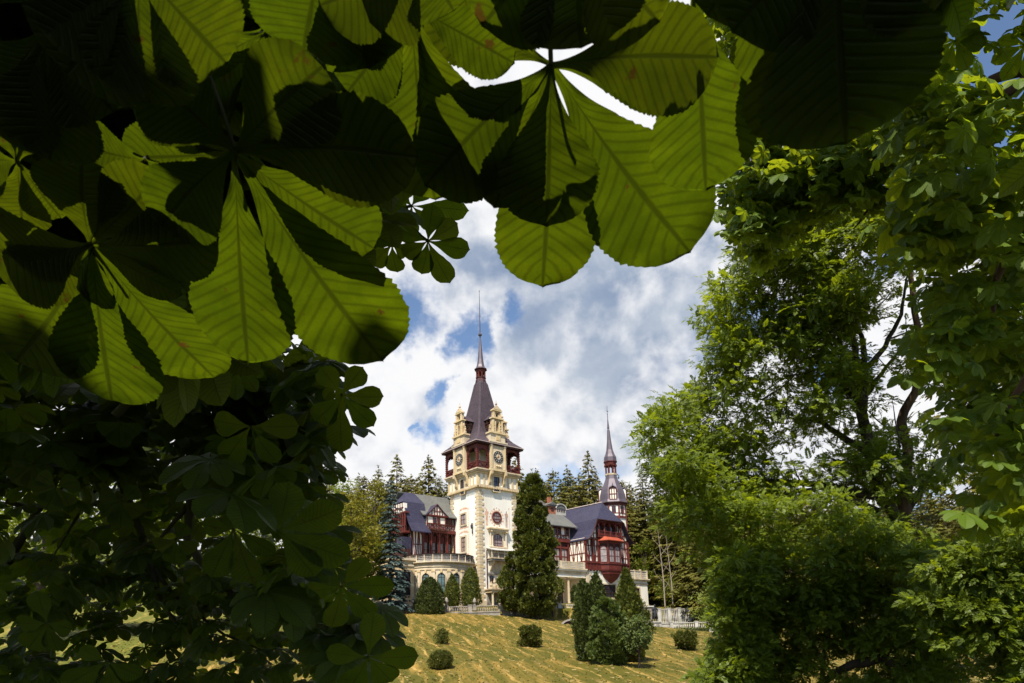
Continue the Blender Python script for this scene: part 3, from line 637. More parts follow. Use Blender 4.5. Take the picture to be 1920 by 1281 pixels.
for k in range(7):
    a = -6.2+k*6.2/7
    if k != 2: window(front(7.95), a+.14, a+.76, 16.2, 17.4, nx=1, nz=2, wood='timber', glass='glass', fw=.07)
# sheltered gallery storey below
p = part('gallery', ['timber', 'timber_dark', 'blind', 'curtain'], F8)
p.box(-9.6, 0, -.2, .35, 14.35, 14.9, 0); p.box(-7.6, 0, -1.5, -1.2, 9.1, 14.4, 1)
for k in range(5):
    a = -7.5+k*7.4/4; p.box(a-.14, a+.14, -.2, .15, 8.9, 14.4, 0); p.bar((a, 13.4), (a+.7, 14.4), .15, .1); p.bar((a, 13.4), (a-.7, 14.4), .15, .1)
    if k < 4:
        p.box(a+.3, a+1.55, -1.15, -1.05, 9.3, 11.0, 2); p.box(a+.3, a+1.55, -1.15, -1.02, 11.1, 12.5, 3); p.box(a+.85, a+.97, -1.1, -.95, 9.2, 12.6, 0); p.box(a+.2, a+1.65, -1.1, -.95, 11.0, 11.12, 0); p.box(a+.1, a+1.75, -1.1, -.9, 12.5, 13.9, 0)
p.done()
# roof of the left wing
def roofsheet(mb, rows, th=.18, m=0):
    # rows: list of polylines with equal counts (top to bottom); makes a thin shell
    nr, nc = len(rows), len(rows[0]); A = [mb.pts(r) for r in rows]; B = [mb.pts([(x, y, z-th) for x, y, z in r]) for r in rows]
    for j in range(nr-1):
        for k in range(nc-1): mb.face([A[j]+k, A[j]+k+1, A[j+1]+k+1, A[j+1]+k], m); mb.face([B[j]+k, B[j+1]+k, B[j+1]+k+1, B[j]+k+1], m)
    for j in range(nr-1): mb.face([A[j], A[j+1], B[j+1], B[j]], m); mb.face([A[j]+nc-1, B[j]+nc-1, B[j+1]+nc-1, A[j+1]+nc-1], m)
    for k in range(nc-1): mb.face([A[-1]+k, A[-1]+k+1, B[-1]+k+1, B[-1]+k], m); mb.face([A[0]+k, B[0]+k, B[0]+k+1, A[0]+k+1], m)
p = part('left_wing_roof', ['slate_grey', 'slate_blue', 'timber_dark'])
prof = [(11.5, 22.5), (9.9, 20.7), (8.6, 18.9), (7.2, 17.6)]
roofsheet(p, [[(-8.0, v, z), (.6, v, z)] for v, z in prof], m=0); roofsheet(p, [[(.6, 23-v, z), (-11, 23-v, z)] for v, z in prof], m=0)
p.box(-5.6, .5, 7.35, 7.5, 17.35, 17.6, 2)
prof = [(11.5, 22.55), (10.2, 21.3), (8.7, 20.0), (7.8, 17.6), (7.1, 15.8), (5.9, 14.0)]
xl = [-9.4, -10.3, -11.5, -11.35, -11.3, -11.2]; xr = [-7.3, -6.9, -6.7, -6.9, -7.6, -6.9]
roofsheet(p, [[(xl[j], v, z), ((xl[j]+xr[j])/2, v, z), (xr[j], v, z)] for j, (v, z) in enumerate(prof)], m=1)
i = p.pts([(-9.4, 11.5, 22.55), (-10.3, 10.2, 21.3), (-11.5, 8.7, 20.0), (-11.9, 11.5, 19.8), (-10.6, 13.2, 20.0), (-9.9, 12.4, 21.3)]); p.face([i, i+1, i+2, i+3], 1); p.face([i, i+3, i+4, i+5], 1)
p.done()
p = part('cross_gable', ['slate_blue', 'timber', 'plaster'])
gu, gz = -4.8, 19.9; hw = 2.3; vf = 6.9
for s_ in (-1, 1): roofsheet(p, [[(gu, vf, gz), (gu, 11, gz)], [(gu+s_*hw*.5, vf, gz-1.15), (gu+s_*hw*.5, 10, gz-1.15)], [(gu+s_*hw*1.15, vf, gz-2.35), (gu+s_*hw*1.15, 9, gz-2.35)]], .14, 0)
p.T = front(7.15); p.prism([(gu-hw, gz-2.3), (gu+hw, gz-2.3), (gu, gz-.15)], -.3, 0, 1, 2)
p.bar((gu-hw-.1, gz-2.4), (gu, gz-.1), .22, .2, 1); p.bar((gu+hw+.1, gz-2.4), (gu, gz-.1), .22, .2, 1); p.box(gu-hw, gu+hw, 0, .15, gz-2.45, gz-2.2, 1)
for k in (-1.2, -.6, 0, .6, 1.2): p.box(gu+k-.08, gu+k+.08, 0, .1, gz-2.2, gz-.3-abs(k)*.9, 1)
p.box(gu-1.3, gu+1.3, 0, .09, gz-1.5, gz-1.38, 1)
p.T = front(7.3); p.box(gu-hw+.1, gu+hw-.3, -.9, 0, 14.9, 17.5, 2); p.done()
timbering(front(7.3), gu-hw+.1, gu+hw-.3, 14.9, 17.5, 3, (.42,), False, .18); timbering(front(7.25), gu-hw+.1, gu+hw-.3, 14.9, 15.95, 8, (), True, .12, panel=False)
window(front(7.25), gu-.75, gu-.1, 16.1, 17.2, nx=1, nz=2); window(front(7.25), gu+.1, gu+.75, 16.1, 17.2, nx=1, nz=2)
# timber gallery on the end of the left wing
p = part('end_gallery', ['timber', 'timber_dark', 'plaster'], left(-11.0)); a0, a1 = 7.4, 12.7
p.box(a0, a1, -.2, .8, 13.8, 14.2, 0); p.box(a0, a1, -.1, .8, 17.6, 17.9, 0); p.box(a0+.8, a1, -.1, .75, 17.9, 19.6, 2); p.box(a0+.6, a1, -1, -.6, 14, 18, 1)
for k in range(7):
    a = a0+.3+(a1-a0-.5)*k/6; p.box(a-.12, a+.12, .5, .75, 14.2, 17.6, 0); p.bar((a, 17.0), (a+.5, 17.6), .12, .7); 
    if k: p.box(a-.1, a+.1, .7, .85, 17.9, 19.6, 0)
for k in range(18): p.box(a0+.2+k*.29, a0+.3+k*.29, .6, .7, 14.2, 15.1, 0)
p.box(a0, a1, .55, .8, 15.1, 15.25, 0); p.box(a0+.8, a1, .7, .86, 18.6, 18.8, 0)
p.done(); p = part('gallery_bracket', 'timber', front(7.6)); p.box(-12.2, -11.0, -5, 0, 13.75, 14.0); p.done(); p = part('gallery_roof_wall', ['timber', 'timber_dark'])
p.T = None; p.box(-12.6, -11.3, 6.2, 10.5, 8.2, 10.6, 1); p.done()
p = part('copper_panel', 'slate_blue', left(-10.4)); p.box(7.6, 9.6, -.1, 1.9, 10.0, 13.0); p.done()
# ---- right wing between the tower and the gabled block
p = part('right_wing_wall', ['plaster', 'pale_stone', 'timber_dark', 'plaster'])
p.box(S, 29, 5, 16, 8, 18.2, 0); p.box(S, 29, 5.0, 16, -1.5, 8.0, 1); p.box(S, 28.4, 0, 5.2, 6.85, 7.5, 1); p.box(S, 28.5, -.25, 5.2, 7.5, 7.8, 3); p.box(S, 28.6, -.4, 5.2, 7.8, 8.1, 1); p.box(S, 28.4, .1, 5, 6.2, 6.85, 3)
p.box(S, 28.4, -.2, 5, -1.5, .3, 1); p.done()
for k, u_ in enumerate((14.6, 19, 23.5, 27.6)):
    c_ = part('column', ['pale_stone', 'stone'], None); c_.lathe((u_, .45, .3), [(.42, 0), (.42, .25), (.32, .35), (.3, 1.5), (.25, 5.3), (.3, 5.4), (.42, 5.7), (.42, 5.9)], 14); c_.box(u_-.48, u_+.48, -.03, .93, 6.1, 6.3, 1); c_.done(smooth=False)
p = part('terrace_parapet', ['white_stone', 'pale_stone'], front(0)); p.box(S, 28.4, -.3, -.05, 9.3, 9.5, 1); p.box(S, 28.4, -.25, -.1, 8.1, 9.3, 0)
for k in range(9): u_ = 10+k*2.25; p.box(u_-.17, u_+.17, -.35, 0, 8.1, 9.55, 1)
for k in range(60):
    u_ = 10.3+k*.3
    for zz in (8.45, 8.8, 9.1): p.box(u_-.07, u_+.07, -.12, -.04, zz-.09, zz+.09, 1)
p.done()
window(front(5), 24.4, 26.0, .6, 4.6, nx=2, nz=2, wood='timber_dark', surround='stone'); window(front(5), 19.5, 21, .6, 4.6, nx=2, nz=2, wood='timber_dark', surround='stone')
timbering(front(5), S, 28.7, 15.0, 18.1, 16, (.33,), False, .2); timbering(front(4.96), S, 28.7, 15.0, 16.0, 22, (), True, .1, panel=False)
for k in range(16):
    a = S+19.4*k/16
    if k % 3 != 2: window(front(4.92), a+.22, a+1.0, 16.15, 17.8, nx=2, nz=2, fw=.08)
p = part('gallery', ['timber', 'timber_dark', 'blind', 'curtain'], front(5)); p.box(S, 28.7, -.2, .5, 14.4, 15.0, 0); p.box(S, 28.7, 0, .03, 8.1, 14.4, 1)
for k in range(9):
    a = S+.4+k*2.3; p.box(a-.15, a+.15, -.2, .35, 8.1, 14.4, 0)
    if k < 8: p.box(a+.4, a+1.9, -.1, .1, 9.0, 11.1, 2); p.box(a+.4, a+1.9, -.1, .1, 11.3, 12.8, 3); p.box(a+1.08, a+1.2, 0, .18, 9, 12.8, 0); p.box(a+.2, a+2.1, 0, .16, 11.1, 11.3, 0); p.box(a, a+2.3, 0, .3, 13.0, 13.4, 0)
p.done()
p = part('right_wing_roof', ['slate_grey', 'timber_dark', 'cream_trim'])
roofsheet(p, [[(S, v, z), (30.5, v, z)] for v, z in ((10.5, 22.2), (8.2, 21.3), (6.0, 19.6), (3.9, 17.9))], m=0); roofsheet(p, [[(30.5, 21-v, z), (S, 21-v, z)] for v, z in ((10.5, 22.2), (8.2, 21.3), (6.0, 19.6), (3.9, 17.9))], m=0)
p.box(S, 30, 4.1, 4.25, 17.5, 17.8, 1); p.done()
p = part('chimney', ['brick', 'slate_grey', 'timber_dark']); p.box(26.4, 28.4, 8.6, 10.2, 21, 23.2, 0); p.box(26.1, 28.7, 8.3, 10.5, 23.2, 23.5, 1); p.prism([(26.0, 23.5), (28.8, 23.5), (27.4, 24.3)], 8.2, 10.6, 1, 1); p.box(27.0, 27.8, 8.5, 8.62, 22.2, 22.9, 2); p.box(26.8, 27.6, 9.0, 9.6, 24, 25.4, 0); p.done()
p = part('chimney', ['grey_stone', 'brick']); p.box(22.2, 25.6, 9, 10.5, 21.5, 23.2, 0); p.prism([(21.9, 23.2), (25.9, 23.2), (24.6, 24.2), (23.2, 24.2)], 8.8, 10.7, 1, 0); p.done()
p = part('roof_vent', ['white_stone', 'slate_grey', 'timber_dark']); 
p.T = front(8.4); p.prism([(30.0+1.6*math.cos(math.pi*k/10), 22.9+1.05*math.sin(math.pi*k/10)) for k in range(11)]+[(28.4, 22.9)], -2, 0, 1, 1)
ringpoly(p, [(30.0+1.75*math.cos(math.pi*k/10), 22.9+1.2*math.sin(math.pi*k/10)) for k in range(11)], [(30.0+1.45*math.cos(math.pi*k/10), 22.9+.95*math.sin(math.pi*k/10)) for k in range(11)], -2, .15, 0); p.box(28.5, 31.5, -2, 0, 21.4, 22.9, 0)
for k in range(5): p.box(28.75+k*.55, 29.05+k*.55, 0, .04, 22.1, 22.7, 2)
p.done()
# ---- gabled block with bay window and balcony
G0, G1, GC = 28.6, 42.6, 36.0
p = part('gable_block_wall', ['plaster', 'pale_stone', 'timber_dark', 'stone'])
p.box(G0, G1+.1, 0, 14, -1.5, 8.2, 0); p.box(G0-.1, G1+.2, -.12, 14, -1.5, .6, 1); p.box(G0+.15, G1-.1, .2, 14, 8.0, 15.0, 0); p.box(GC-3.6, GC+3.6, .9, 12, 15, 18.4, 2); p.box(GC-5.0, GC+5.0, .9, 12, 15, 16.4, 2)
rr = random.Random(4)
for k in range(12):
    z = .8+k*.6; Lq = .9 if k % 2 else 1.4; p.box(G0-.06, G0+Lq, -.06, .5, z, z+.54, 1); p.box(G1-Lq*.8, G1+.16, -.06, .5, z, z+.54, 1)
p.done()
window(front(0), 33.4, 37.4, 2.2, 5.0, nx=4, nz=3, wood='timber_dark', surround='pale_stone', sw=.25, fw=.13, sill=True)
p = part('timber_band', ['timber', 'timber_dark'], front(0)); p.box(G0-.1, G1+.1, -.2, .25, 8.0, 8.35, 0); p.box(G0, G1, -.2, .12, 8.35, 9.5, 0); p.box(G0-.1, G1+.1, -.2, .28, 9.5, 9.75, 0)
for k in range(15): a = G0+.3+k*13.4/14; p.box(a-.1, a+.1, 0, .22, 8.3, 9.6, 0); p.box(a-.12, a+.12, 0, .3, 7.75, 8.1, 1)
p.T = left(G0); p.box(-.1, 5, -.1, .1, 8.0, 9.7, 0); p.done()
timbering(front(.2), G0+.15, 32.6, 9.7, 14.9, 4, (.28, .7), True, .24, seed=5); timbering(front(.2), 39.8, G1-.1, 9.7, 14.9, 3, (.28, .7), True, .24)
timbering(left(G0+.15), .2, 5, 9.7, 14.6, 4, (.4,), True, .22)
p = part('carved_posts', 'timber', front(.2))
for a in (G0+.2, 30.9, 32.6, 39.7, G1-.2): p.box(a-.2, a+.2, -.1, .3, 9.7, 14.9); p.bar((a, 13.5), (a, 14.9), .5, .5)
p.done()
# half-hexagonal bay
bx = lambda r, z, c=36.1, dv=0.: [(c-r, .15, z), (c-r*.62, -r*.48, z), (c+r*.62, -r*.48, z), (c+r, .15, z)]
p = part('bay', ['timber', 'timber_dark', 'brick'])
stack(p, [bx(3.1, 9.6), bx(3.1, 14.2)], 1); stack(p, [bx(3.35, 7.9), bx(3.45, 8.2)], 0); stack(p, [bx(3.2, 8.2), bx(3.25, 9.4)], 0); stack(p, [bx(3.5, 9.4), bx(3.5, 9.65)], 0)
stack(p, [bx(3.35, 13.9), bx(3.45, 14.5)], 0)
stack(p, [bx(.25, 5.3), bx(1.1, 5.7), bx(1.9, 6.2), bx(2.5, 6.8), bx(2.7, 7.2), bx(3.0, 7.3), bx(3.1, 7.9)], 0)
for a in (-1, 1):
    for r_ in (3.15,):
        for fx in (.62, 1.0): x = 36.1+a*r_*fx; y = -r_*.48 if fx < 1 else .1; p.lathe((x, y, 9.65), [(.2, 0), (.13, .5), (.16, 2.2), (.13, 3.4), (.24, 4.3)], 6, m=0)
p.lathe((36.1, -3.15*.48, 9.65), [(.2, 0), (.13, .5), (.16, 2.2), (.13, 3.4), (.24, 4.3)], 6, m=0)
p.done()
bf = front(-3.1*.48); window(bf, 34.35, 35.95, 9.75, 13.4, arch=True, nx=2, nz=3, fw=.12, glass='curtain'); window(bf, 36.25, 37.85, 9.75, 13.4, arch=True, nx=2, nz=3, fw=.12, glass='curtain')
def slant(s_):
    A = Vector((36.1+s_*3.1, .15, 0)); B = Vector((36.1+s_*3.1*.62, -3.1*.48, 0)); d = (B-A); L = d.length; d.normalize(); nrm = Vector((s_*abs(d.y), -abs(d.x), 0))
    return (lambda a, n, z: (A.x+d.x*a+nrm.x*n, A.y+d.y*a+nrm.y*n, z)), L
for s_ in (-1, 1):
    T, L = slant(s_); window(T, .25, L-.25, 9.75, 13.4, arch=True, nx=1, nz=3, fw=.12, glass='curtain')
p = part('awning_roof', ['awning', 'timber'])
a_ = [(36.1-3.9, .3, 14.5), (36.1-2.6, -2.3, 14.5), (36.1+2.6, -2.3, 14.5), (36.1+3.9, .3, 14.5)]; b_ = [(36.1-3.0, .3, 15.5), (36.1-2.0, -1.0, 15.5), (36.1+2.0, -1.0, 15.5), (36.1+3.0, .3, 15.5)]
stack(p, [a_, [(x, y, z+.12) for x, y, z in a_], b_], 0); p.done()
p = part('balcony', ['timber', 'timber_dark'], front(0)); p.box(32.3, 40.2, -.3, .7, 15.3, 15.6, 0)
for k in range(5): a = 32.5+k*1.87; p.lathe((a, .55, 15.6), [(.2, 0), (.2, 1.3), (.12, 1.5), (.17, 2.4), (.12, 2.9), (.2, 3.3)], 8, m=0); p.bar((a, 18.0), (a+.7, 18.8), .14, .6); p.bar((a, 18.0), (a-.7, 18.8), .14, .6)
for k in range(27): a = 32.5+k*7.5/26; p.box(a-.05, a+.05, .5, .6, 15.6, 16.6, 0)
p.box(32.3, 40.2, .42, .68, 16.6, 16.78, 0); p.box(32.3, 40.2, .42, .64, 15.75, 15.88, 0); p.box(31.9, 40.5, -.3, .75, 18.75, 19.05, 0); p.box(32.4, 40, -.9, -.8, 15.6, 18.8, 1)
p.done()
for a in (33.2, 35.4, 37.6): window(front(.75), a, a+1.4, 15.8, 18.4, nx=2, nz=2)
q = MB(front(.1))
for s_ in (-1, 1):
    P = [(GC+s_*3.6, 15.0), (GC+s_*6.6, 15.0), (GC+s_*5.6, 16.6), (GC+s_*4.5, 18.9), (GC+s_*3.6, 18.9)]
    q.prism(P, -.3, .02, 1, 1)
    for (x0, z0, x1, z1) in ((3.7, 15, 3.7, 18.9), (4.6, 15, 4.6, 18.6), (5.5, 15, 5.5, 16.7), (3.7, 16.2, 5.9, 16.2), (3.7, 15.1, 6.7, 15.1), (4.7, 16.3, 3.8, 18.6), (4.7, 16.2, 5.6, 15.1)): q.bar((GC+s_*x0, z0), (GC+s_*x1, z1), .2, .12, 0)
q.build('half_timbering', ['timber', 'plaster'], castle)
p = part('gable_block_roof', ['slate_blue', 'cream_trim', 'timber_dark'])
for s_ in (-1, 1):
    pr = [(0, 23.7), (2.0, 21.6), (4.3, 19.3), (5.5, 16.9), (6.4, 15.6), (7.6, 14.6)]; vf = [1.2, .15, -1.0, -1.1, -1.1, -1.2]
    roofsheet(p, [[(GC+s_*w_, vf[j], z), (GC+s_*w_, 6, z), (GC+s_*w_, 13, z+.2)] for j, (w_, z) in enumerate(pr)], .2, 0)
    p.tube([(GC+s_*4.3, -1.1, 19.1), (GC+s_*5.5, -1.15, 16.7), (GC+s_*6.4, -1.15, 15.4), (GC+s_*7.6, -1.2, 14.4)], .14, 5, 2)
i = p.pts([(GC, 1.2, 23.72), (GC-2.0, .15, 21.62), (GC-4.3, -1.0, 19.3), (GC, -1.6, 19.15), (GC+4.3, -1.0, 19.3), (GC+2, .15, 21.62), (GC-4.3, -1.0, 19.1), (GC, -1.6, 18.95), (GC+4.3, -1, 19.1)])
p.face([i, i+1, i+2, i+3]); p.face([i, i+3, i+4, i+5]); p.face([i+2, i+6, i+7, i+3], 2); p.face([i+3, i+7, i+8, i+4], 2); p.tube([(GC, 1.2, 23.8), (GC, 13, 24.0)], .12, 5, 1)
p.done()
# ---- small stair tower with bell roof
SU, SV = 46.2, 7.0
def oc(R_, z): return [(SU+R_*math.cos(math.pi/8+k*math.pi/4), SV+R_*math.sin(math.pi/8+k*math.pi/4), z) for k in range(8)]
p = part('stair_tower_wall', ['plaster', 'timber', 'timber_dark']); stack(p, [oc(3.0, 0), oc(3.0, 15)], 0); stack(p, [oc(3.1, 15), oc(3.1, 25.4)], 0)
for z in (8.8, 14.8, 17.9, 18.8, 21.6, 24.9): stack(p, [oc(3.3, z), oc(3.3, z+.35)], 1)
for (x, y, z) in oc(3.18, 8.8): p.lathe((x, y, z), [(.22, 0), (.22, 16)], 4, m=1)
stack(p, [oc(3.2, 9.2), oc(3.2, 14.8)], 1)
p.done()
for k in range(8):
    ac = k*math.pi/4; ca, sa = math.cos(ac), math.sin(ac); ap = 3.1*math.cos(math.pi/8)
    if ca*math.sin(TH)*0+(-ca*.77*0) > 9: continue
    # only the faces turned towards the garden
    wd = E1*ca+E2*sa
    if wd[1] > .45: continue
    T = (lambda ca, sa, ap: (lambda a, n, z: (SU+(ap+n)*ca-a*sa, SV+(ap+n)*sa+a*ca, z)))(ca, sa, ap)
    timbering(T, -1.1, 1.1, 21.9, 24.9, 2, (.3,), False, .18, panel=False); window(T, -.5, .5, 22.9, 24.5, nx=2, nz=2); window(T, -.5, .5, 15.6, 17.6, nx=2, nz=2)
    q = MB(T); q.bar((-1.1, 15.2), (-.6, 17.8), .15, .08); q.bar((1.1, 15.2), (.6, 17.8), .15, .08); q.build('half_timbering', 'timber', castle)
p = part('bell_roof', ['lead', 'timber_dark']); stack(p, [oc(3.75, 25.3), oc(3.75, 25.5)], 1)
stack(p, [oc(3.75, 25.5), oc(3.45, 26.2), oc(3.25, 27.6), oc(2.9, 28.8), oc(2.2, 30.2), oc(1.6, 31.6), oc(1.4, 32.7)], 0); p.done()
for k in (3, 4, 5, 6, 7, 0):
    ac = k*math.pi/4
    wd = E1*math.cos(ac)+E2*math.sin(ac)
    if k % 2 == 0 or wd[1] > .6: continue
    ca, sa = math.cos(ac), math.sin(ac); T = (lambda ca, sa: (lambda a, n, z: (SU+(2.0+n)*ca-a*sa, SV+(2.0+n)*sa+a*ca, z)))(ca, sa)
    d = MB(T); d.box(-.85, .85, 0, 1.25, 26.0, 28.9, 1)
    for a in (-.8, -.3, .3, .8): d.box(a-.1, a+.1, 1.2, 1.38, 26, 28.9, 0)
    for z in (26.0, 27.3, 28.7): d.box(-.9, .9, 1.2, 1.35, z, z+.16, 0)
    i = d.pts([(-1.1, 1.6, 28.7), (1.1, 1.6, 28.7), (.7, -.6, 29.9), (-.7, -.6, 29.9), (0, 1.5, 29.3)]); d.face([i, i+4, i+3], 2); d.face([i+4, i+1, i+2], 2); d.face([i+3, i+4, i+2], 2)
    d.lathe((0, 1.5, 29.2), [(.1, 0), (.16, .3), (.02, 1.0)], 6, m=2); d.build('roof_dormer', ['timber', 'plaster', 'lead'], castle)
p = part('lantern', ['timber', 'pale_stone', 'lead']); stack(p, [oc(1.5, 32.6), oc(1.55, 33.0)], 1)
for (x, y, z) in oc(1.25, 33.0): p.box(x-.13, x+.13, y-.13, y+.13, 33, 35.7, 0)
stack(p, [oc(1.45, 35.2), oc(1.6, 36.0)], 0); stack(p, [oc(1.75, 36.0), oc(1.75, 36.15)], 0)
for (x, y, z) in oc(1.22, 34.7): p.box(x-.3, x+.3, y-.3, y+.3, 34.95, 35.3, 0)
p.done()
p = part('spire', ['lead']); stack(p, [oc(1.65, 36.15), oc(1.6, 37.2), oc(1.2, 38.0), oc(.85, 39.2), oc(.55, 41.6), oc(.32, 44.4), oc(.22, 44.6), oc(.3, 44.9), oc(.1, 47.3)], 0); p.done()
p = part('spire_cross', 'lead'); p.lathe((SU, SV, 47), [(.09, 0), (.05, 3.6), (.01, 3.7)], 6); p.T = front(SV); p.box(SU-.4, SU+.4, -.04, .04, 49.3, 49.4); p.lathe((SU, 0, 48.3), [(.02, 0), (.14, .15), (.02, .3)], 6); p.done()
# ---- right annexe
p = part('annexe_wall', ['plaster', 'pale_stone', 'stone']); p.box(G1, 49.3, .6, 12, -1.5, 6.3, 0); p.box(G1, 49.4, .5, 12, -1.5, .9, 1); p.box(G1, 49.45, .45, 12, 5.5, 5.75, 1); p.box(G1-.1, 49.6, .25, 12, 6.3, 6.55, 1); p.box(G1-.1, 49.8, .05, 12, 6.55, 6.8, 1); p.done()
window(front(.6), 44.7, 46.3, 2.0, 4.6, nx=2, nz=2, wood='timber_dark', surround='stone', sw=.3)
p = part('annexe_parapet', ['white_stone', 'pale_stone', 'timber_dark'], front(.6)); p.box(G1, 49.5, -.2, 0, 6.8, 8.5, 0); p.box(G1, 49.6, -.3, .1, 8.5, 8.68, 1)
for k in range(4): a = G1+.3+k*2.15; p.box(a-.18, a+.18, -.3, .1, 6.8, 9.0 if k == 2 else 8.8, 1)
for k in range(22):
    for z in (7.2, 7.6, 8.0): a = G1+.5+k*.3; p.box(a-.07, a+.07, 0, .06, z-.1, z+.1, 1)
p.T = None; roofsheet(p, [[(G1, 9, 10.8), (49, 9, 9.6)], [(G1, 3, 9.8), (49.2, 3, 8.7)]], .2, 2)
p.done()
# ---- fountain porch with statues at the tower foot
p = part('fountain_porch', ['pale_stone', 'stone', 'grey_stone'], front(0)); p.box(1.2, 6.8, 0, 2.0, 2.3, 2.8, 1); p.box(1.0, 7.0, 0, 2.2, 2.8, 3.0, 0)
for a in (1.6, 3.2, 4.8, 6.4): p.lathe((a, 1.7, -.3), [(.32, 0), (.22, .3), (.2, 2.1), (.32, 2.6)], 8, m=0)
p.box(1.4, 6.6, 0, .3, -.5, 2.3, 2); p.prism([(4, 3.0), (7.0, 3.0), (6.8, 4.2), (5.6, 5.2), (4.6, 4.0)], .1, .6, 1, 0)
for (a, z) in ((1.9, 3.0), (2.7, 3.6), (3.5, 3.9), (4.4, 4.3)): p.lathe((a, .9, z-.2), [(.3, -.6), (.34, .1), (.18, .5), (.3, .9), (.16, 1.25), (.17, 1.4), (.05, 1.6)], 8, m=0)
p.done()
castle_children = [o for o in bpy.data.objects if o.parent == castle and o.name.startswith('pilaster')]
# ------------------------------------------------------------------ garden terrace walls
def obj_loc(x, y, z): return Vector((x, y, z))
def baluster(mb, x, y, z, h, r, m=0): mb.lathe((x, y, z), [(r*.9, 0), (r*.9, h*.08), (r*.5, h*.14), (r, h*.38), (r*.45, h*.78), (r*.8, h*.9), (r*.9, h)], 6, m=m)
def wall_run(name, P, Q, zt, zb, label, mats, seg=8, parapet=1.05, skip=0., capw=.3):
    # P,Q world xy ends; zt top of base wall; balustrade above it
    P = Vector((P[0], P[1], 0)); Q = Vector((Q[0], Q[1], 0)); L = (Q-P).length; a = math.atan2(Q.y-P.y, Q.x-P.x)
    r = empty(name, (P.x, P.y, zt), label, 'balustrade', rz=a)
    b = MB(); b.box(0, L, -.28, .28, zb-zt, 0, 1); b.box(-.05, L+.05, -.36, .36, -.12, .06, 0); b.build('base_wall', mats, r)
    b = MB(); b.box(0, L, -capw/2, capw/2, parapet-.14, parapet, 0); b.build('coping', mats, r)
    n = max(1, round(L/seg*1.))
    for k in range(n+1): b = MB(); x = L*k/n; b.box(x-.32, x+.32, -.3, .3, .06, parapet+.06, 0); b.box(x-.4, x+.4, -.37, .37, parapet+.06, parapet+.2, 0); b.build('pier', mats, r)
    b = MB()
    for k in range(n):
        x0, x1 = L*k/n+.4, L*(k+1)/n-.4; m_ = int((x1-x0)/.36)
        for j in range(m_): baluster(b, x0+(j+.5)*(x1-x0)/m_, 0, .06, parapet-.2, .13)
    tag(b.build('balusters', mats, r), kind='stuff' if len(b.f) > 6000 else None)
    return r
zt = float(atY(870, 1147, 117.2)[2])-.15
def bal(x0, y0, x1, y1, yr, label, mats, seg):
    wall_run('garden_balustrade', atY(x0, 1146, y0)[:2], atY(x1, 1146, y1)[:2], zt, 3.4, label, mats, seg)
bal(826, 117.0, 938, 116.6, 0, 'weathered grey stone balustrade in front of the tower between the clipped thuja bushes', ['grey_stone', 'grey_stone'], 5.2)
bal(942, 116.6, 1008, 118.6, 0, 'shaded grey balustrade behind the trunk of the tall dark evergreen', ['grey_stone', 'grey_stone'], 4)
bal(1012, 118.8, 1085, 121.5, 0, 'pale weathered balustrade just right of the tall dark evergreen', ['white_stone', 'grey_stone'], 3.6)
w0 = empty('garden_wall', atY(735, 1150, 117.5), 'low dark terrace wall under the big window of the left wing', 'wall'); p = MB(); p.box(-3, 5.2, -.3, .3, -3, .6); p.box(-3, 5.3, -.4, .4, .6, .8); p.build('base_wall', 'grey_stone', w0)
p = MB(); p.box(3.9, 4.7, -.5, .5, .8, 1.3); p.box(3.8, 4.8, -.6, .6, 1.3, 1.5); p.build('pier', 'grey_stone', w0)
def urn(px, py, Y, label, s=1.):
    r = empty('stone_urn', atY(px, py, Y), label, 'urn'); b = MB(); b.lathe((0, 0, 0), [(.28*s, 0), (.28*s, .1*s), (.12*s, .2*s), (.2*s, .35*s), (.38*s, .6*s), (.42*s, .8*s), (.3*s, .95*s), (.36*s, 1.05*s), (.22*s, 1.2*s), (.05*s, 1.45*s)], 10); b.build('bowl', 'grey_stone', r, True)
    b = MB(); b.box(-.36*s, .36*s, -.36*s, .36*s, -1.0*s, 0); b.build('plinth', 'grey_stone', r)
urn(837, 1136, 117, 'stone urn on the balustrade pier beside the large round thuja'); urn(890, 1135, 116.8, 'stone urn on the balustrade pier below the tower corner', .85); urn(776, 1137, 117.5, 'dark stone vase on the wall left of the large round thuja', 1.1)
# lower right terrace: rubble wall, white balustrades, statue
rwY = 141.
q = atY(1205, 1167, rwY); r = empty('retaining_wall', (q[0], q[1], q[2]-2), 'rough grey rubble retaining wall left of the bronze statue', 'wall', rz=math.radians(4)); b = MB(); b.box(-6, 2.2, -.5, 6, -2, 5.0); b.build('base_wall', 'rubble', r); b = MB(); b.box(-6, 2.4, -.7, 6, 5.0, 5.25); b.build('coping', 'white_stone', r)
zb = float(atY(1270, 1186, 140)[2])
wall_run('white_balustrade', atY(1212, 1175, 138.5)[:2], atY(1400, 1175, 138.5)[:2], zb+.75, zb-2.5, 'long white balustrade on the lower terrace beside the bronze statue', ['white_stone', 'white_stone'], 5, 1.15)
wall_run('white_balustrade', atY(1236, 1160, 146)[:2], atY(1330, 1160, 148)[:2], zb+2.0, zb-2.5, 'tall white stone screen with openings rising behind the bronze statue', ['white_stone', 'white_stone'], 2.2, 3.0)
sp = atY(1230, 1180, 137.5); st = empty('statue', (sp[0], sp[1], sp[2]), 'dark bronze statue of a standing man in a long coat on a white pedestal', 'statue', rz=.3)
b = MB(); b.box(-1.1, 1.1, -1.0, 1.0, -2.5, .25); b.box(-.85, .85, -.8, .8, .25, 1.3); b.box(-1.0, 1.0, -.95, .95, 1.3, 1.5); b.box(-.35, .35, -.84, -.8, .5, 1.0, 1); b.build('pedestal', ['white_stone', 'grey_stone'], st)
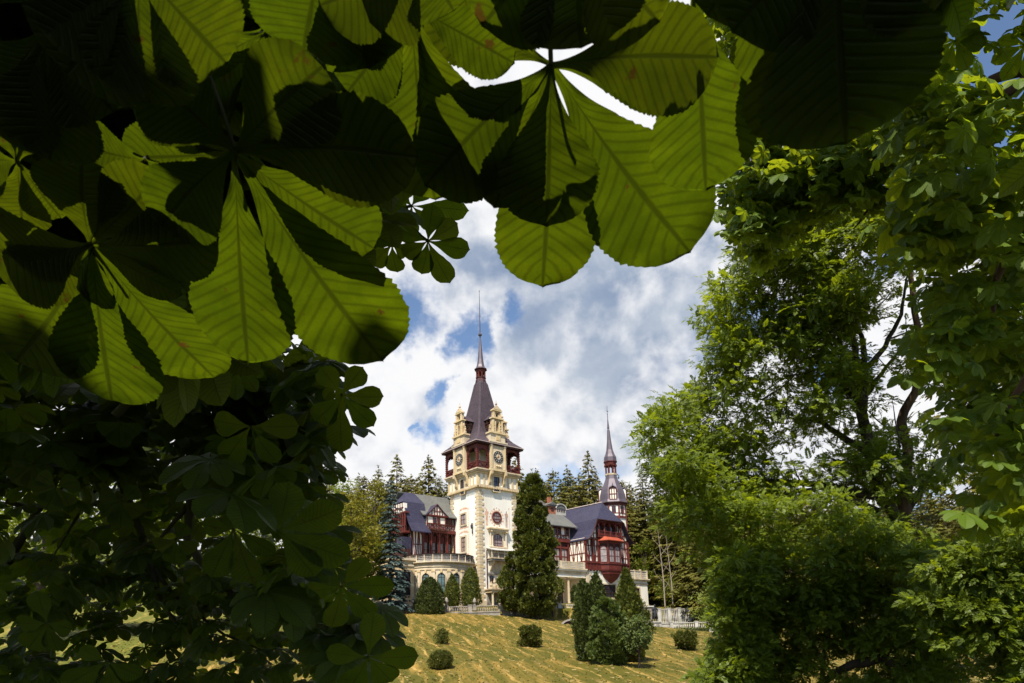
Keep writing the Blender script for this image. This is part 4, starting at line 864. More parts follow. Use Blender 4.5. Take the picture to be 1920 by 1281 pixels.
def skin(name, joints, edges, mat, parent, loc, sub=1):
    me = bpy.data.meshes.new(name); me.from_pydata([j[0] for j in joints], edges, []); o = bpy.data.objects.new(name, me); C.objects.link(o)
    o.modifiers.new('skin', 'SKIN'); me.materials.append(M[mat])
    for i, j in enumerate(joints):
        sv = me.skin_vertices[0].data[i]; sv.radius = j[1] if hasattr(j[1], '__len__') else (j[1], j[1]); sv.use_root = (i == 0)
    s = o.modifiers.new('sub', 'SUBSURF'); s.levels = s.render_levels = sub; o.parent = parent; o.location = loc; return o
J = [((0, 0, 1.75), (.34, .26)), ((0, 0, 2.25), (.33, .24)), ((0, 0, 2.65), (.38, .24)), ((0, 0, 2.9), (.13, .13)), ((0, -.03, 3.05), (.14, .15)), ((0, -.03, 3.28), (.15, .17)), ((0, -.02, 3.42), (.08, .09)),
     ((-.2, 0, 1.5), (.22, .22)), ((-.24, -.08, .9), (.15, .16)), ((-.25, 0, .25), (.10, .11)), ((-.27, -.22, .1), (.10, .07)), ((.2, 0, 1.5), (.22, .22)), ((.26, .0, .9), (.15, .16)), ((.3, .08, .25), (.10, .11)), ((.33, -.14, .1), (.10, .07)),
     ((-.44, 0, 2.62), (.15, .15)), ((-.6, -.02, 2.15), (.12, .12)), ((-.5, -.25, 1.8), (.09, .09)), ((-.42, -.33, 1.7), (.07, .07)), ((.44, 0, 2.62), (.15, .15)), ((.72, .05, 2.2), (.12, .12)), ((.5, -.15, 1.9), (.09, .09)), ((.4, -.22, 1.85), (.07, .07))]
Eg = [(0, 1), (1, 2), (2, 3), (3, 4), (4, 5), (5, 6), (0, 7), (7, 8), (8, 9), (9, 10), (0, 11), (11, 12), (12, 13), (13, 14), (2, 15), (15, 16), (16, 17), (17, 18), (2, 19), (19, 20), (20, 21), (21, 22)]
fig = skin('figure', J, Eg, 'bronze', st, (0, 0, 1.45)); fig.scale = (1, 1, 1)
b = MB(); b.lathe((0, .04, 1.45), [(.42, 1.0), (.46, 1.3), (.40, 1.9), (.36, 2.1)], 12, caps=False); b.lathe((0, .12, 1.45), [(.62, .55), (.55, 1.1), (.44, 1.9), (.4, 2.6), (.3, 2.8)], 12, a0=-.3, a1=math.pi+.3, caps=False); b.build('coat', 'bronze', st, True)
# culvert in the slope and low hedge at the foot of the white balustrade
cv = atY(1076, 1184, 108.); r = empty('culvert', (cv[0], float(cv[1]), h1(cv[0], cv[1])), 'dark arched stone culvert mouth in the mown slope', 'culvert')
b = MB(lambda a, n, z: (a, -n, z)); n = 12; ringpoly(b, [(1.9*math.cos(math.pi*k/n), .9*math.sin(math.pi*k/n)) for k in range(n+1)], [(1.6*math.cos(math.pi*k/n), .65*math.sin(math.pi*k/n)) for k in range(n+1)], -1.5, .5); b.build('arch_rim', 'grey_stone', r)
b = MB(lambda a, n, z: (a, -n, z)); b.prism([(1.6*math.cos(math.pi*k/n), .65*math.sin(math.pi*k/n)) for k in range(n+1)], -1.4, .1); b.build('arch_shade_fill', 'timber_dark', r)  # solid dark fill; its colour stands in for the shade inside
# ------------------------------------------------------------------ foliage
def unit(v): return v/np.maximum(np.linalg.norm(v, axis=-1, keepdims=True), 1e-9)
def frames(d, n):
    # columns: X along d, Z close to n
    X = unit(d); Z = unit(n-np.sum(n*X, -1, keepdims=True)*X); Y = np.cross(Z, X); return np.stack([X, Y, Z], -1)
def inst(tv, tf, P, Rm, Sc, tuv=None, rs=None):
    N, K, F = len(P), len(tv), len(tf)
    V = np.einsum('nij,kj->nki', Rm, tv)*np.asarray(Sc).reshape(N, 1, 1)+P[:, None, :]
    Fc = (tf[None]+(np.arange(N)*K)[:, None, None]).reshape(-1, 4)
    uv = None if tuv is None else np.tile(tuv.reshape(1, -1, 2), (N, 1, 1)).reshape(-1, 2)
    r = (rs if rs is not None else RS(1)).rand(N); return V.reshape(-1, 3), Fc, uv, np.repeat(r, F)
# templates: unit length along +X, up +Z
T_leaf = (np.array([(0, 0, 0), (.45, .32, .07), (1, 0, -.05), (.5, -.32, .07)]), np.array([(0, 1, 2, 3)]))
def t_sprig(n, L=.45, w=.16, droop=.25, seed=0):
    r = RS(seed); V = []; F = []
    for k in range(n):
        x = .12+.82*(k//2+.5)/((n+1)//2); s = 1 if k % 2 else -1; a = math.radians(50-20*x); l = L*(1-.45*abs(x-.45)); z = -droop*x*x
        d = np.array([math.cos(a), s*math.sin(a), -.15+.2*r.randn()]); p = np.array([x, 0, z]); q = np.array([-d[1], d[0], 0])*w*.5
        i = len(V); V += [p, p+d*l*.5+q, p+d*l, p+d*l*.5-q]; F.append((i, i+1, i+2, i+3))
    i = len(V); p = np.array([.9, 0, -droop*.8]); V += [p, p+[L*.5, w*.5, -.05], p+[L, 0, -.12], p+[L*.5, -w*.5, -.05]]; F.append((i, i+1, i+2, i+3))
    return np.array(V, float), np.array(F)
T_pin = t_sprig(10, .42, .17, .14); T_pin_s = t_sprig(6, .5, .26, .3)
T_need = (np.array([(0, -.07, 0), (.35, .16, .02), (1, 0, -.08), (.35, -.18, 0), (.1, 0, 0), (.55, .38, -.06), (.75, .3, -.1), (.4, .02, 0), (.1, 0, 0), (.55, -.38, -.06), (.75, -.3, -.1), (.4, -.02, 0)], float), np.array([(0, 1, 2, 3), (4, 5, 6, 7), (8, 9, 10, 11)]))
def t_chest(rows=5, fold=True, nl=7, droop=.35):
    prof = {5: [(0, .03), (.28, .16), (.55, .42), (.78, .5), (.93, .32), (1, .03)], 3: [(0, .03), (.5, .4), (.85, .46), (1, .04)]}[rows]
    V = []; F = []; U = []
    for l in range(nl):
        a = (l-(nl-1)/2)*math.radians(44 if nl == 7 else 56); ln = 1-.32*abs(l-(nl-1)/2)/((nl-1)/2); ca, sa = math.cos(a), math.sin(a); i0 = len(V)
        for (x, w) in prof:
            X = x*ln; Wd = w*.56*ln; zc = -droop*X*X*(1+.2*abs(a))
            for y, dz in ((-Wd, .05*w), (0, 0), (Wd, .05*w)): V.append((X*ca-y*sa, X*sa+y*ca, zc+dz*2.2))
        for j in range(len(prof)-1):
            for c in range(2):
                b = i0+j*3+c; F.append((b, b+1, b+4, b+3)); x0, x1 = prof[j][0], prof[j+1][0]; U += [(c*.5, x0), (c*.5+.5, x0), (c*.5+.5, x1), (c*.5, x1)]
    return np.array(V), np.array(F), np.array(U)
T_ch = t_chest(5); T_ch3 = t_chest(3, nl=5)
# leaf materials
M['ash_leaf'] = mat_leaf('ash_leaf', (.085, .125, .010), (.33, .43, .010), .36, .5, .45, hue2=(.16, .21, .016), nscale=.35)
M['dark_leaf'] = mat_leaf('dark_leaf', (.028, .05, .012), (.08, .13, .012), .4, .5, .35, nscale=.3)
M['yew'] = mat_leaf('yew_spray', (.032, .047, .008), (.09, .11, .008), .4, .6, .3, hue2=(.16, .175, .018), nscale=.5)
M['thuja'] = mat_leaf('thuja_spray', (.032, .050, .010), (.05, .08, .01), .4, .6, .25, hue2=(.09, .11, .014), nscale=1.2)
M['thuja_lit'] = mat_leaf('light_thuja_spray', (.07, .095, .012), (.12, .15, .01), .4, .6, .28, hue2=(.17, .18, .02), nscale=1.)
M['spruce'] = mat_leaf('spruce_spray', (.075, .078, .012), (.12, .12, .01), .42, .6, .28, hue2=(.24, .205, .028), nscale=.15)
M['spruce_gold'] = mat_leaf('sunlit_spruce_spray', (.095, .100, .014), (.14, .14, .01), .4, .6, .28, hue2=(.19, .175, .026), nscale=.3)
M['blue_spruce'] = mat_leaf('blue_spruce_spray', (.035, .062, .058), (.04, .07, .06), .45, .6, .15, hue2=(.09, .135, .12), nscale=.8)
M['broad'] = mat_leaf('broad_leaf', (.085, .12, .014), (.24, .32, .014), .3, .55, .4, hue2=(.19, .21, .024), nscale=.3)
M['broad_yellow'] = mat_leaf('yellow_leaf', (.15, .15, .018), (.3, .3, .02), .3, .55, .38, hue2=(.24, .20, .025), nscale=.3)
M['shrub'] = mat_leaf('shrub_leaf', (.06, .09, .018), (.14, .2, .02), .35, .55, .35, hue2=(.13, .17, .035), nscale=.8)
M['hedge'] = mat_leaf('hedge_leaf', (.06, .075, .012), (.1, .13, .012), .4, .6, .3, hue2=(.15, .15, .02), nscale=1.4)
def vein_leaf(name, col, hue2, tcol, mixf, gloss=.35, bright=1., nlat=16):
    m, t, o = material(name); uv = t.add('ShaderNodeUVMap'); s = t.add('ShaderNodeSeparateXYZ'); t.l.new(uv.outputs[0], s.inputs[0])
    at = t.add('ShaderNodeAttribute', attribute_name='rnd'); r = at.outputs['Fac']; tc = t.add('ShaderNodeTexCoord')
    u = t.math('MULTIPLY', t.math('ABSOLUTE', t.math('SUBTRACT', s.outputs[0], .5)), 2.)
    wob = t.math('MULTIPLY', t.math('SUBTRACT', t.noise(tc.outputs['Object'], 26, 3, .5), .5), .9)
    ph = t.math('ADD', t.math('MULTIPLY', t.math('SUBTRACT', s.outputs[1], t.math('MULTIPLY', u, .155)), float(nlat)), t.math('MULTIPLY', wob, .35))
    fr = t.math('ABSOLUTE', t.math('SUBTRACT', t.math('FRACT', ph), .5))
    lat = t.rmp(fr, .02, .26, 1, 0); mid = t.rmp(u, .02, .075, 1, 0)
    vein = t.math('MAXIMUM', t.math('MULTIPLY', lat, .62), mid)
    blot = t.noise(tc.outputs['Object'], 11, 8, .72); fine = t.noise(tc.outputs['Object'], 160, 3, .6); vo = t.add('ShaderNodeTexVoronoi', feature='DISTANCE_TO_EDGE'); t.l.new(tc.outputs['Object'], vo.inputs['Vector']); vo.inputs['Scale'].default_value = 260; fine = t.math('ADD', fine, t.rmp(vo.outputs['Distance'], 0, .12, .9, 0), clamp=True)
    vein = t.math('MULTIPLY', vein, .95)
    c = t.mix(r, (*col, 1), (*hue2, 1)); c = t.mix(t.math('MULTIPLY', vein, .3), c, (col[0]*1.3, col[1]*1.1, col[2]*1.5, 1))
    tt = t.mix(t.rmp(blot, .3, .75), (tcol[0]*.60*bright, tcol[1]*.70*bright, tcol[2], 1), (tcol[0]*1.3*bright, tcol[1]*1.22*bright, tcol[2], 1))
    tt = t.mix(t.math('MULTIPLY', r, .45), tt, (tcol[0]*1.25, tcol[1]*.8, tcol[2], 1)); tt = t.mix(t.math('MULTIPLY', fine, .28), tt, (tcol[0]*.5, tcol[1]*.5, tcol[2]*.5, 1)); tt = t.mix(t.math('MULTIPLY', vein, .74), tt, (tcol[0]*.28, tcol[1]*.24, tcol[2], 1))
    edge = t.rmp(t.noise(tc.outputs['Object'], 30, 4, .6), .66, .72); tt = t.mix(t.math('MULTIPLY', edge, .85), tt, (.12, .05, .01, 1))
    p = t.add('ShaderNodeBsdfPrincipled', i_Base_Color=c, i_Roughness=.5); p.inputs['Specular IOR Level'].default_value = gloss
    b = t.add('ShaderNodeBump', i_Strength=.5, i_Distance=.003, i_Height=vein); t.l.new(b.outputs[0], p.inputs['Normal'])
    tr = t.add('ShaderNodeBsdfTranslucent', i_Color=tt); mx = t.add('ShaderNodeMixShader'); mx.inputs[0].default_value = mixf
    t.l.new(p.outputs[0], mx.inputs[1]); t.l.new(tr.outputs[0], mx.inputs[2]); t.l.new(mx.outputs[0], o.inputs[0]); M[name] = m
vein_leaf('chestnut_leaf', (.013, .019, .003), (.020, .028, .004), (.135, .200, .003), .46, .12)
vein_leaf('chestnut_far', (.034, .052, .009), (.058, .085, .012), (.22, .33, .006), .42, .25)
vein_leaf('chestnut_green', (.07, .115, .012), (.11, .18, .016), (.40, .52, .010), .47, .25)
def spray_mesh(name, T, P, D, Nn, Sc, mat, parent, seed=0, loc=None, label=None):
    V, F, uv, r = inst(T[0], T[1], P, frames(D, Nn), Sc, T[2] if len(T) > 2 else None, RS(seed+77)); o = mesh_np(name, V, F, mat, parent, uv=uv, rnd=r, loc=loc); return tag(o, label)
def sph(r, n): return unit(r.randn(n, 3))
# ---- conifer: whorled branches carrying drooping sprays
def conifer(base, h, rad, label, mat='spruce', seed=0, group=None, droop=.35, dens=1., sz=.55, trunk_r=None, p=.85, start=.08, lean=0., cat='tree', name='spruce_tree', share=None):
    root = empty(name, base, label, cat, group, rz=(seed*1.7) % 6.28)
    if share is not None:
        for ch in share.children: c = ch.copy(); C.objects.link(c); c.parent = root
        return root
    r = RS(seed); tr = trunk_r or h*.012
    b = MB(); b.tube([(0, 0, -1.5), (0, 0, h*.5), (0, 0, h*.98)], [tr*1.3, tr*.75, .03], 7); b.build('trunk', 'bark', root)
    lev = int(26*max(1, h/20)); Ps = []; Ds = []; Ss = []
    for l in range(lev):
        t = start+(1-start)*(l+.5*r.rand())/lev; R_ = rad*max(1-t, .015)**p*(.75+.4*r.rand()); nb = int(7+4*(1-t)); off = r.rand()*6.28
        for k in range(nb):
            a = off+k*6.283/nb+.35*r.randn(); L = R_*(.7+.45*r.rand()); nn = max(2, int(L/sz*3.4*dens)); s = (np.arange(nn)+r.rand(nn))/nn; s = .12+.9*s
            z = t*h-droop*L*s*s+.12*L*s+.12*r.randn(nn)*sz; rad_ = L*s; sw = .16*L*(r.rand(nn)-.5)*2*s
            Ps.append(np.stack([math.cos(a)*rad_-math.sin(a)*sw, math.sin(a)*rad_+math.cos(a)*sw, z], -1))
            da = a+np.where(sw > 0, 1, -1)*(.25+.6*r.rand(nn)); Ds.append(np.stack([np.cos(da), np.sin(da), -.35-.5*r.rand(nn)*s], -1)); Ss.append(sz*(.6+.7*r.rand(nn))*(.6+.4*(1-t)))
    k = 14; Ps.append(np.stack([.03*r.randn(k), .03*r.randn(k), h*(.93+.08*r.rand(k))], -1)); Ds.append(np.stack([r.randn(k), r.randn(k), .9+r.rand(k)], -1)); Ss.append(sz*(.35+.4*r.rand(k)))
    P = np.concatenate(Ps); D = np.concatenate(Ds); Sc = np.concatenate(Ss); Nn = np.stack([.3*r.randn(len(P)), .3*r.randn(len(P)), np.ones(len(P))], -1)
    spray_mesh('crown', T_need, P, D, Nn, Sc, mat, root, seed); return root
# ---- dense shaped evergreen (thuja, clipped bush): sprays on a lumpy surface of revolution
def shaped(base, prof, label, mat, n, sz, seed=0, name='thuja', cat='bush', lump=.12, up=.9, group=None, trunk=0., depth=.25, lobes=9, T=None, core=True):
    # prof: [(z, r)] from bottom to top
    root = empty(name, base, label, cat, group, rz=seed*2.1); r = RS(seed); z = np.array([q[0] for q in prof]); rr = np.array([q[1] for q in prof])
    zz = z[0]+(z[-1]-z[0])*r.rand(n*3); R_ = np.interp(zz, z, rr); keep = r.rand(n*3) < (.12+R_/rr.max()); zz = zz[keep][:n]; R_ = R_[keep][:n]; n = len(zz); a = r.rand(n)*6.283
    ph = r.rand(8)*6.28; lm = lump*(np.sin(a*lobes*.5+ph[0]+zz*1.1/max(rr.max(), .5))+.8*np.sin(a*3+zz*2.3/max(rr.max(), .5)+ph[1])+.6*np.sin(a*lobes+ph[2]-zz*3.7/max(rr.max(), .5)))*.6
    q = R_*(1+lm)*(1-depth*r.rand(n)**2)+.03*r.randn(n)
    P = np.stack([np.cos(a)*q, np.sin(a)*q, zz], -1); o_ = np.stack([np.cos(a), np.sin(a), np.zeros(n)], -1)
    D = o_*(.55+.3*r.randn(n)[:, None])+np.array([0, 0, up])+.35*r.randn(n, 3); Nn = o_+.5*r.randn(n, 3)
    spray_mesh('crown', T or T_need, P, D, Nn, sz*(.55+.8*r.rand(n)), mat, root, seed)
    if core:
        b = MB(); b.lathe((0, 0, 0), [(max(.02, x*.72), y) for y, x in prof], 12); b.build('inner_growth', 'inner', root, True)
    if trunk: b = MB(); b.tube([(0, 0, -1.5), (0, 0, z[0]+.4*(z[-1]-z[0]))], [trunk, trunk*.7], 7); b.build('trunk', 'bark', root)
    return root
# ---- broadleaved crown of leafy clumps
def clump_leaves(r, Cc, Rc, per, sz, flat=.6, out=None):
    n = len(Cc)*per; c = np.repeat(Cc, per, 0); R_ = np.repeat(Rc, per); d = sph(r, n); d[:, 2] *= flat
    P = c+d*(R_*(.45+.6*r.rand(n)**.6))[:, None]; D = d+.5*r.randn(n, 3); D[:, 2] -= .08; Nn = np.stack([.4*r.randn(n)-.1, .4*r.randn(n)-.45, np.ones(n)], -1)+.4*d
    return P, D, Nn, sz*(.6+.7*r.rand(n))
def broad(base, h, rad, label, mat='broad', seed=0, nc=90, per=60, sz=.4, group=None, name='broadleaf_tree', share=None, cl=.26, low=.25, T=T_leaf, cat='tree'):
    root = empty(name, base, label, cat, group, rz=(seed*1.3) % 6.28)
    if share is not None:
        for ch in share.children: c = ch.copy(); C.objects.link(c); c.parent = root
        return root
    r = RS(seed); d = sph(r, nc); q = (.35+.65*r.rand(nc)**.5); c0 = np.array([0, 0, h*(low+(1-low)*.5)]); ext = np.array([rad, rad, h*(1-low)*.5])
    Cc = c0+d*q[:, None]*ext*.85; Cc[:, :2] *= (1.05-.45*np.clip((Cc[:, 2:3]-c0[2])/ext[2], 0, 1)); Rc = rad*cl*(.6+.7*r.rand(nc))
    P, D, Nn, Sc = clump_leaves(r, Cc, Rc, per, sz); spray_mesh('crown', T, P, D, Nn, Sc, mat, root, seed)
    b = MB(); b.tube([(0, 0, -1.5), (.1, 0, h*.35), (0, .1, h*.8)], [h*.022, h*.016, .04], 7)
    for k in range(0, nc, max(1, nc//14)):
        e = Cc[k]; b.tube([(0, 0, h*(.2+.3*r.rand())), (e[0]*.5, e[1]*.5, e[2]*.75), tuple(e)], [h*.008, h*.005, .02], 5)
    b.build('trunk', 'bark', root); return root
def hit(px, py, y0=44., y1=140.):
    d = ray(px, py); ys_ = np.arange(y0, y1, .25); P = d[None]*(ys_/d[1])[:, None]; below = P[:, 2] < height(P[:, 0], P[:, 1])
    k = int(np.argmax(below)) if below.any() else -1
    return float(ys_[k]) if k > 0 else None
def ground(px, py, Y):
    q = atY(px, py, Y); return (q[0], q[1], h1(q[0], q[1]))
def at_h(px, Y):
    q = atY(px, 1150, Y); return np.array([q[0], q[1], h1(q[0], q[1])])
def hfor(px, py_top, Y):   # height above ground so that the tip shows at py_top
    return float(atY(px, py_top, Y)[2]-at_h(px, Y)[2])
# ---- bushes and evergreens standing in the garden
def rprof(h, w, shape):
    return [(h*t, w*s) for t, s in shape]
def garden(px, py0, py1, wpx, Y, shape, label, mat, n, sz, **k):
    Yh = hit(px, py0) if Y < 112 else None
    Y = Yh or Y; q = atY(px, py0, Y); h = (py0-py1)*Y/FPX*1.0; w_ = wpx/2*Y/FPX; zb = min(q[2], h1(q[0], q[1])+.0) if k.pop('snap', False) else q[2]
    return shaped((q[0], q[1], zb), rprof(h, w_, shape), label, mat, n, sz, **k)
def clumpy(px, py0, py1, wpx, Y, shape, label, mat, nc, per, cr, sz, seed, trunk=.2, name='cypress_tree', bend=.12):
    q = atY(px, py0, Y); h = (py0-py1)*Y/FPX; w_ = wpx/2*Y/FPX; root = empty(name, q, label, 'tree', rz=0); r = RS(seed)
    ts = np.array([a for a, b in shape]); ws = np.array([b for a, b in shape])*w_; t_ = r.rand(nc*3); R_ = np.interp(t_, ts, ws); kp = r.rand(nc*3) < .2+R_/ws.max(); t_, R_ = t_[kp][:nc], R_[kp][:nc]
    a = r.rand(len(t_))*6.283; lm = 1+.20*np.sin(a*2+t_*9+seed)+.14*np.sin(a*5-t_*17)+.12*r.randn(len(t_)); rad = R_*lm*(.55+.4*r.rand(len(t_))**.4)
    Cc = np.stack([np.cos(a)*rad, np.sin(a)*rad, h*t_], -1); Rc = cr*(.6+.7*r.rand(len(t_)))*(1-.45*t_); n = len(Cc)*per; c = np.repeat(Cc, per, 0); d = sph(r, n); d[:, 2] = d[:, 2]*.9
    P = c+d*(np.repeat(Rc, per)*(.5+.5*r.rand(n)))[:, None]; o_ = np.repeat(np.stack([np.cos(a), np.sin(a), .2+0*a], -1), per, 0); D = d*.8+o_*.5+[0, 0, .45]+.3*r.randn(n, 3); Nn = d+.6*r.randn(n, 3)
    spray_mesh('crown', T_need, P, D, Nn, sz*(.55+.8*r.rand(n)), mat, root, seed)
    b = MB(); b.tube([(0, 0, -1.5), (0, 0, h*.5), (0, 0, h*.9)], [trunk*1.2, trunk*.8, .05], 8)
    for k in range(0, len(Cc), 5): e_ = Cc[k]; b.tube([(0, 0, max(0, e_[2]-.6)), tuple(e_)], [trunk*.25, .02], 4)
    b.build('trunk', 'bark', root); root['category'] = 'bush' if name == 'shrub' else 'tree'; return root
EGG = [(0, .45), (.08, .8), (.25, 1.), (.5, .97), (.72, .8), (.88, .5), (.97, .22), (1., .05)]; BUN = [(0, .6), (.12, .88), (.4, 1.), (.7, .92), (.88, .68), (.97, .35), (1., .1)]
COL = [(0, .75), (.1, .95), (.35, 1.), (.6, .82), (.8, .5), (.93, .2), (1., .02)]; CON = [(0, .5), (.08, .9), (.2, 1.), (.45, .82), (.7, .5), (.88, .24), (1., .03)]
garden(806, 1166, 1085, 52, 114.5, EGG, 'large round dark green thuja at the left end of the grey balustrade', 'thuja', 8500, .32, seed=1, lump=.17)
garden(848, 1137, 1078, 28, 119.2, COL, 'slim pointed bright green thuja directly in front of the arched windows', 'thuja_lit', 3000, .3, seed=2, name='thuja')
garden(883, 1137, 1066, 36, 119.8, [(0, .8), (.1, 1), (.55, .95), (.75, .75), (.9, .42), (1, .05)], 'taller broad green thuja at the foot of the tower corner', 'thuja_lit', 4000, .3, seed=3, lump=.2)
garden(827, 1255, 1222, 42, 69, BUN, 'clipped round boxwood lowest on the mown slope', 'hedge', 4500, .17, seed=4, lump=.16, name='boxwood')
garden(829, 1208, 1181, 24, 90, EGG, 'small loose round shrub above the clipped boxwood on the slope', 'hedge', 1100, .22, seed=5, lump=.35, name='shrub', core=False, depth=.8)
Y_ = hit(996, 1212); clumpy(996, 1212, 1176, 38, Y_, [(0, .6), (.15, .95), (.5, 1), (.8, .9), (1, .5)], 'yellow green clipped shrub alone in the middle of the slope', 'hedge', 120, 60, .36, .2, 6, .05, name='shrub')
Y_ = hit(1288, 1219); clumpy(1288, 1219, 1186, 40, Y_, [(0, .35), (.3, .8), (.6, 1), (.8, .95), (1, .5)], 'rounded shrub on the right of the slope under the white balustrade', 'hedge', 110, 60, .38, .22, 7, .05, name='shrub')
# tall dark evergreen in front of the tower with a lower companion
clumpy(1006, 1150, 885, 82, 113.5, [(0, .35), (.05, .75), (.14, 1.), (.3, .92), (.45, .88), (.6, .70), (.72, .66), (.85, .60), (.93, .42), (1, .12)], 'tall dark evergreen standing in front of the right side of the tower', 'yew', 420, 80, .72, .5, 8, .34)
clumpy(964, 1142, 1036, 54, 115.2, [(0, .5), (.12, .9), (.3, 1.), (.6, .8), (.85, .5), (1, .12)], 'shorter bushy evergreen at the left foot of the tall dark evergreen', 'yew', 110, 75, .6, .42, 9, .2)
clumpy(1036, 1140, 1030, 42, 115.5, [(0, .4), (.12, .9), (.35, 1.), (.6, .75), (.85, .4), (1, .1)], 'feathery evergreen leaning out at the right foot of the tall dark evergreen', 'yew', 55, 45, .5, .38, 29, .15)
# group right of the lawn
garden(1100, 1240, 1092, 38, 93, [(0, .55), (.15, .95), (.5, 1.), (.75, .8), (.9, .5), (1, .05)], 'dark narrow cypress with double tip, leftmost of the group on the right of the slope', 'thuja', 4500, .34, seed=10, lump=.2, name='cypress_tree', cat='tree')
garden(1124, 1225, 1079, 34, 96, [(0, .55), (.15, .95), (.5, 1.), (.75, .75), (.9, .45), (1, .05)], 'dark narrow cypress with the sharpest tip below the oriel bay', 'thuja', 4000, .34, seed=11, lump=.2, name='cypress_tree', cat='tree')
garden(1078, 1130, 1098, 14, 112, COL, 'thin dark cypress spike before the white columns', 'thuja', 900, .3, seed=12, name='cypress_tree', cat='tree')
Yh_ = hit(1142, 1247) or 89
clumpy(1142, 1245, 1130, 66, Yh_, [(0, .35), (.15, .75), (.35, 1.), (.6, .85), (.8, .6), (.95, .3), (1, .1)], 'light green spreading shrub before the dark cypresses', 'shrub', 80, 60, .55, .36, 13, .08, name='shrub')
garden(1184, 1240, 1075, 66, 97, [(0, .5), (.2, .95), (.35, 1.), (.55, .75), (.78, .42), (.9, .22), (1, .03)], 'pointed green conifer in front of the right annexe', 'yew', 8500, .4, seed=14, lump=.35, name='conifer_tree', cat='tree', depth=.6, trunk=.15)
q = atY(1199, 1255, hit(1199, 1255) or 84.); broad((q[0], q[1], h1(q[0], q[1])), 5.2, 1.3, 'small round tree with two thin bare stems at the lower right of the slope', 'shrub', 15, 40, 60, .22, low=.22, cl=.4, name='small_tree')
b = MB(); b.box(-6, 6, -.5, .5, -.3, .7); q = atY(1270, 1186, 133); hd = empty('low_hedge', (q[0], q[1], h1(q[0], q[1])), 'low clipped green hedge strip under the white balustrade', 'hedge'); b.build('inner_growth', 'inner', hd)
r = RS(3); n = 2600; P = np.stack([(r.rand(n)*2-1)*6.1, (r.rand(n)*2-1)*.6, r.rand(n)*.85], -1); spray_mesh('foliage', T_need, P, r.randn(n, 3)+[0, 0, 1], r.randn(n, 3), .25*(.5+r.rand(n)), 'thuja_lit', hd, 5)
# blue spruce and the greenery left of the castle
q = atY(731, 1150, 113); conifer((q[0], q[1], h1(q[0], q[1])), hfor(722, 900, 116), 3.6, 'silvery blue spruce in front of the left wing', 'blue_spruce', 20, droop=.35, dens=3.0, sz=.62, p=.55, name='blue_spruce_tree', start=.04)
def B(px, top, Y, rad, label, **k): q = at_h(px, Y); return broad(q, hfor(px, top, Y), rad, label, **k)
B(655, 905, 108, 5.2, 'yellow green leafy tree left of the blue spruce', seed=21, nc=80, per=75, sz=.5, mat='broad_yellow', low=.05)
B(688, 980, 112, 3.0, 'low olive green bush tree touching the blue spruce on its left', seed=22, nc=50, per=60, sz=.45, mat='broad', low=.02)
LG = 'leafy trees seen through the shaded chestnut leaves on the left'
B(700, 882, 156, 6.5, 'olive leafy tree rising behind the blue spruce tip', seed=61, nc=70, per=70, sz=.6, mat='broad_yellow', low=.05)
B(640, 872, 150, 7., 'tall yellowish leafy tree at the left edge of the open sky', seed=62, nc=80, per=70, sz=.6, mat='broad', low=.05)
t1 = B(560, 900, 96, 6.5, 'leafy green tree behind the dark leaves, nearest the blue spruce', seed=23, nc=90, per=60, sz=.55, low=.05, group=LG)
for (px, Y, s_, lb) in ((455, 90, 1., 'leafy green tree behind the dark leaves, third from the right'), (340, 84, 1.1, 'leafy green tree behind the dark leaves above the left lawn'), (210, 80, 1., 'leafy green tree behind the dark leaves, second from the left edge'), (70, 76, 1.15, 'leafy green tree behind the dark leaves at the left edge')):
    q = at_h(px, Y); c_ = broad(q, 1, 1, lb, seed=int(px), group=LG, share=t1); c_.scale = (s_,)*3
q = atY(475, 1163, 62); shaped((q[0], q[1], h1(q[0], q[1])), rprof(2.1, 1.3, BUN), 'small golden shrub glowing between the dark leaves at the left', 'broad_yellow', 1800, .2, seed=30, name='shrub')
# ---- forest on the hill behind the castle
FG = 'spruces on the hillside behind the castle'
sp = [(742, 852, 176, 'pointed spruce left of the clock tower, over the left wing roof', 0), (804, 856, 180, 'tall thin-topped spruce just left of the clock tower', 1), (770, 893, 166, 'olive green conifer between the two tallest spruces over the left wing', 2), (706, 878, 170, 'yellowish conifer above the blue spruce', 3), (826, 893, 186, 'narrow conifer touching the left side of the clock tower', 0), (783, 905, 160, 'dark low conifer behind the left wing ridge', 1),
      (975, 858, 182, 'dark spruce showing beside the right of the clock tower', 1), (1016, 878, 190, 'spruce peeping left of the tall evergreen tip on the far hill', 0), (1048, 882, 186, 'round topped spruce behind the right wing chimney', 2), (1075, 876, 180, 'broad spruce behind the brick chimney', 3), (1030, 905, 170, 'lower conifer left of the brick chimney', 1), (1117, 846, 178, 'tallest spruce just left of the stair tower', 0), (1098, 890, 168, 'olive conifer behind the blue gable ridge', 2), (1062, 905, 164, 'short conifer above the arched roof vent', 3),
      (1196, 905, 190, 'dark spruce right of the stair tower bell roof', 1), (1222, 880, 182, 'spruce on the hill right of the small spire', 3), (1255, 890, 176, 'spruce second right of the small spire', 0), (1290, 880, 170, 'spruce behind the big green tree edge', 2), (1188, 950, 180, 'low conifer filling the gap right of the stair tower', 2), (1222, 975, 182, 'golden conifer above the white balustrades', 3), (1255, 985, 178, 'golden green conifer above the bronze statue', 3), (1290, 975, 168, 'dense conifer at the forest edge by the white balustrades', 1)]
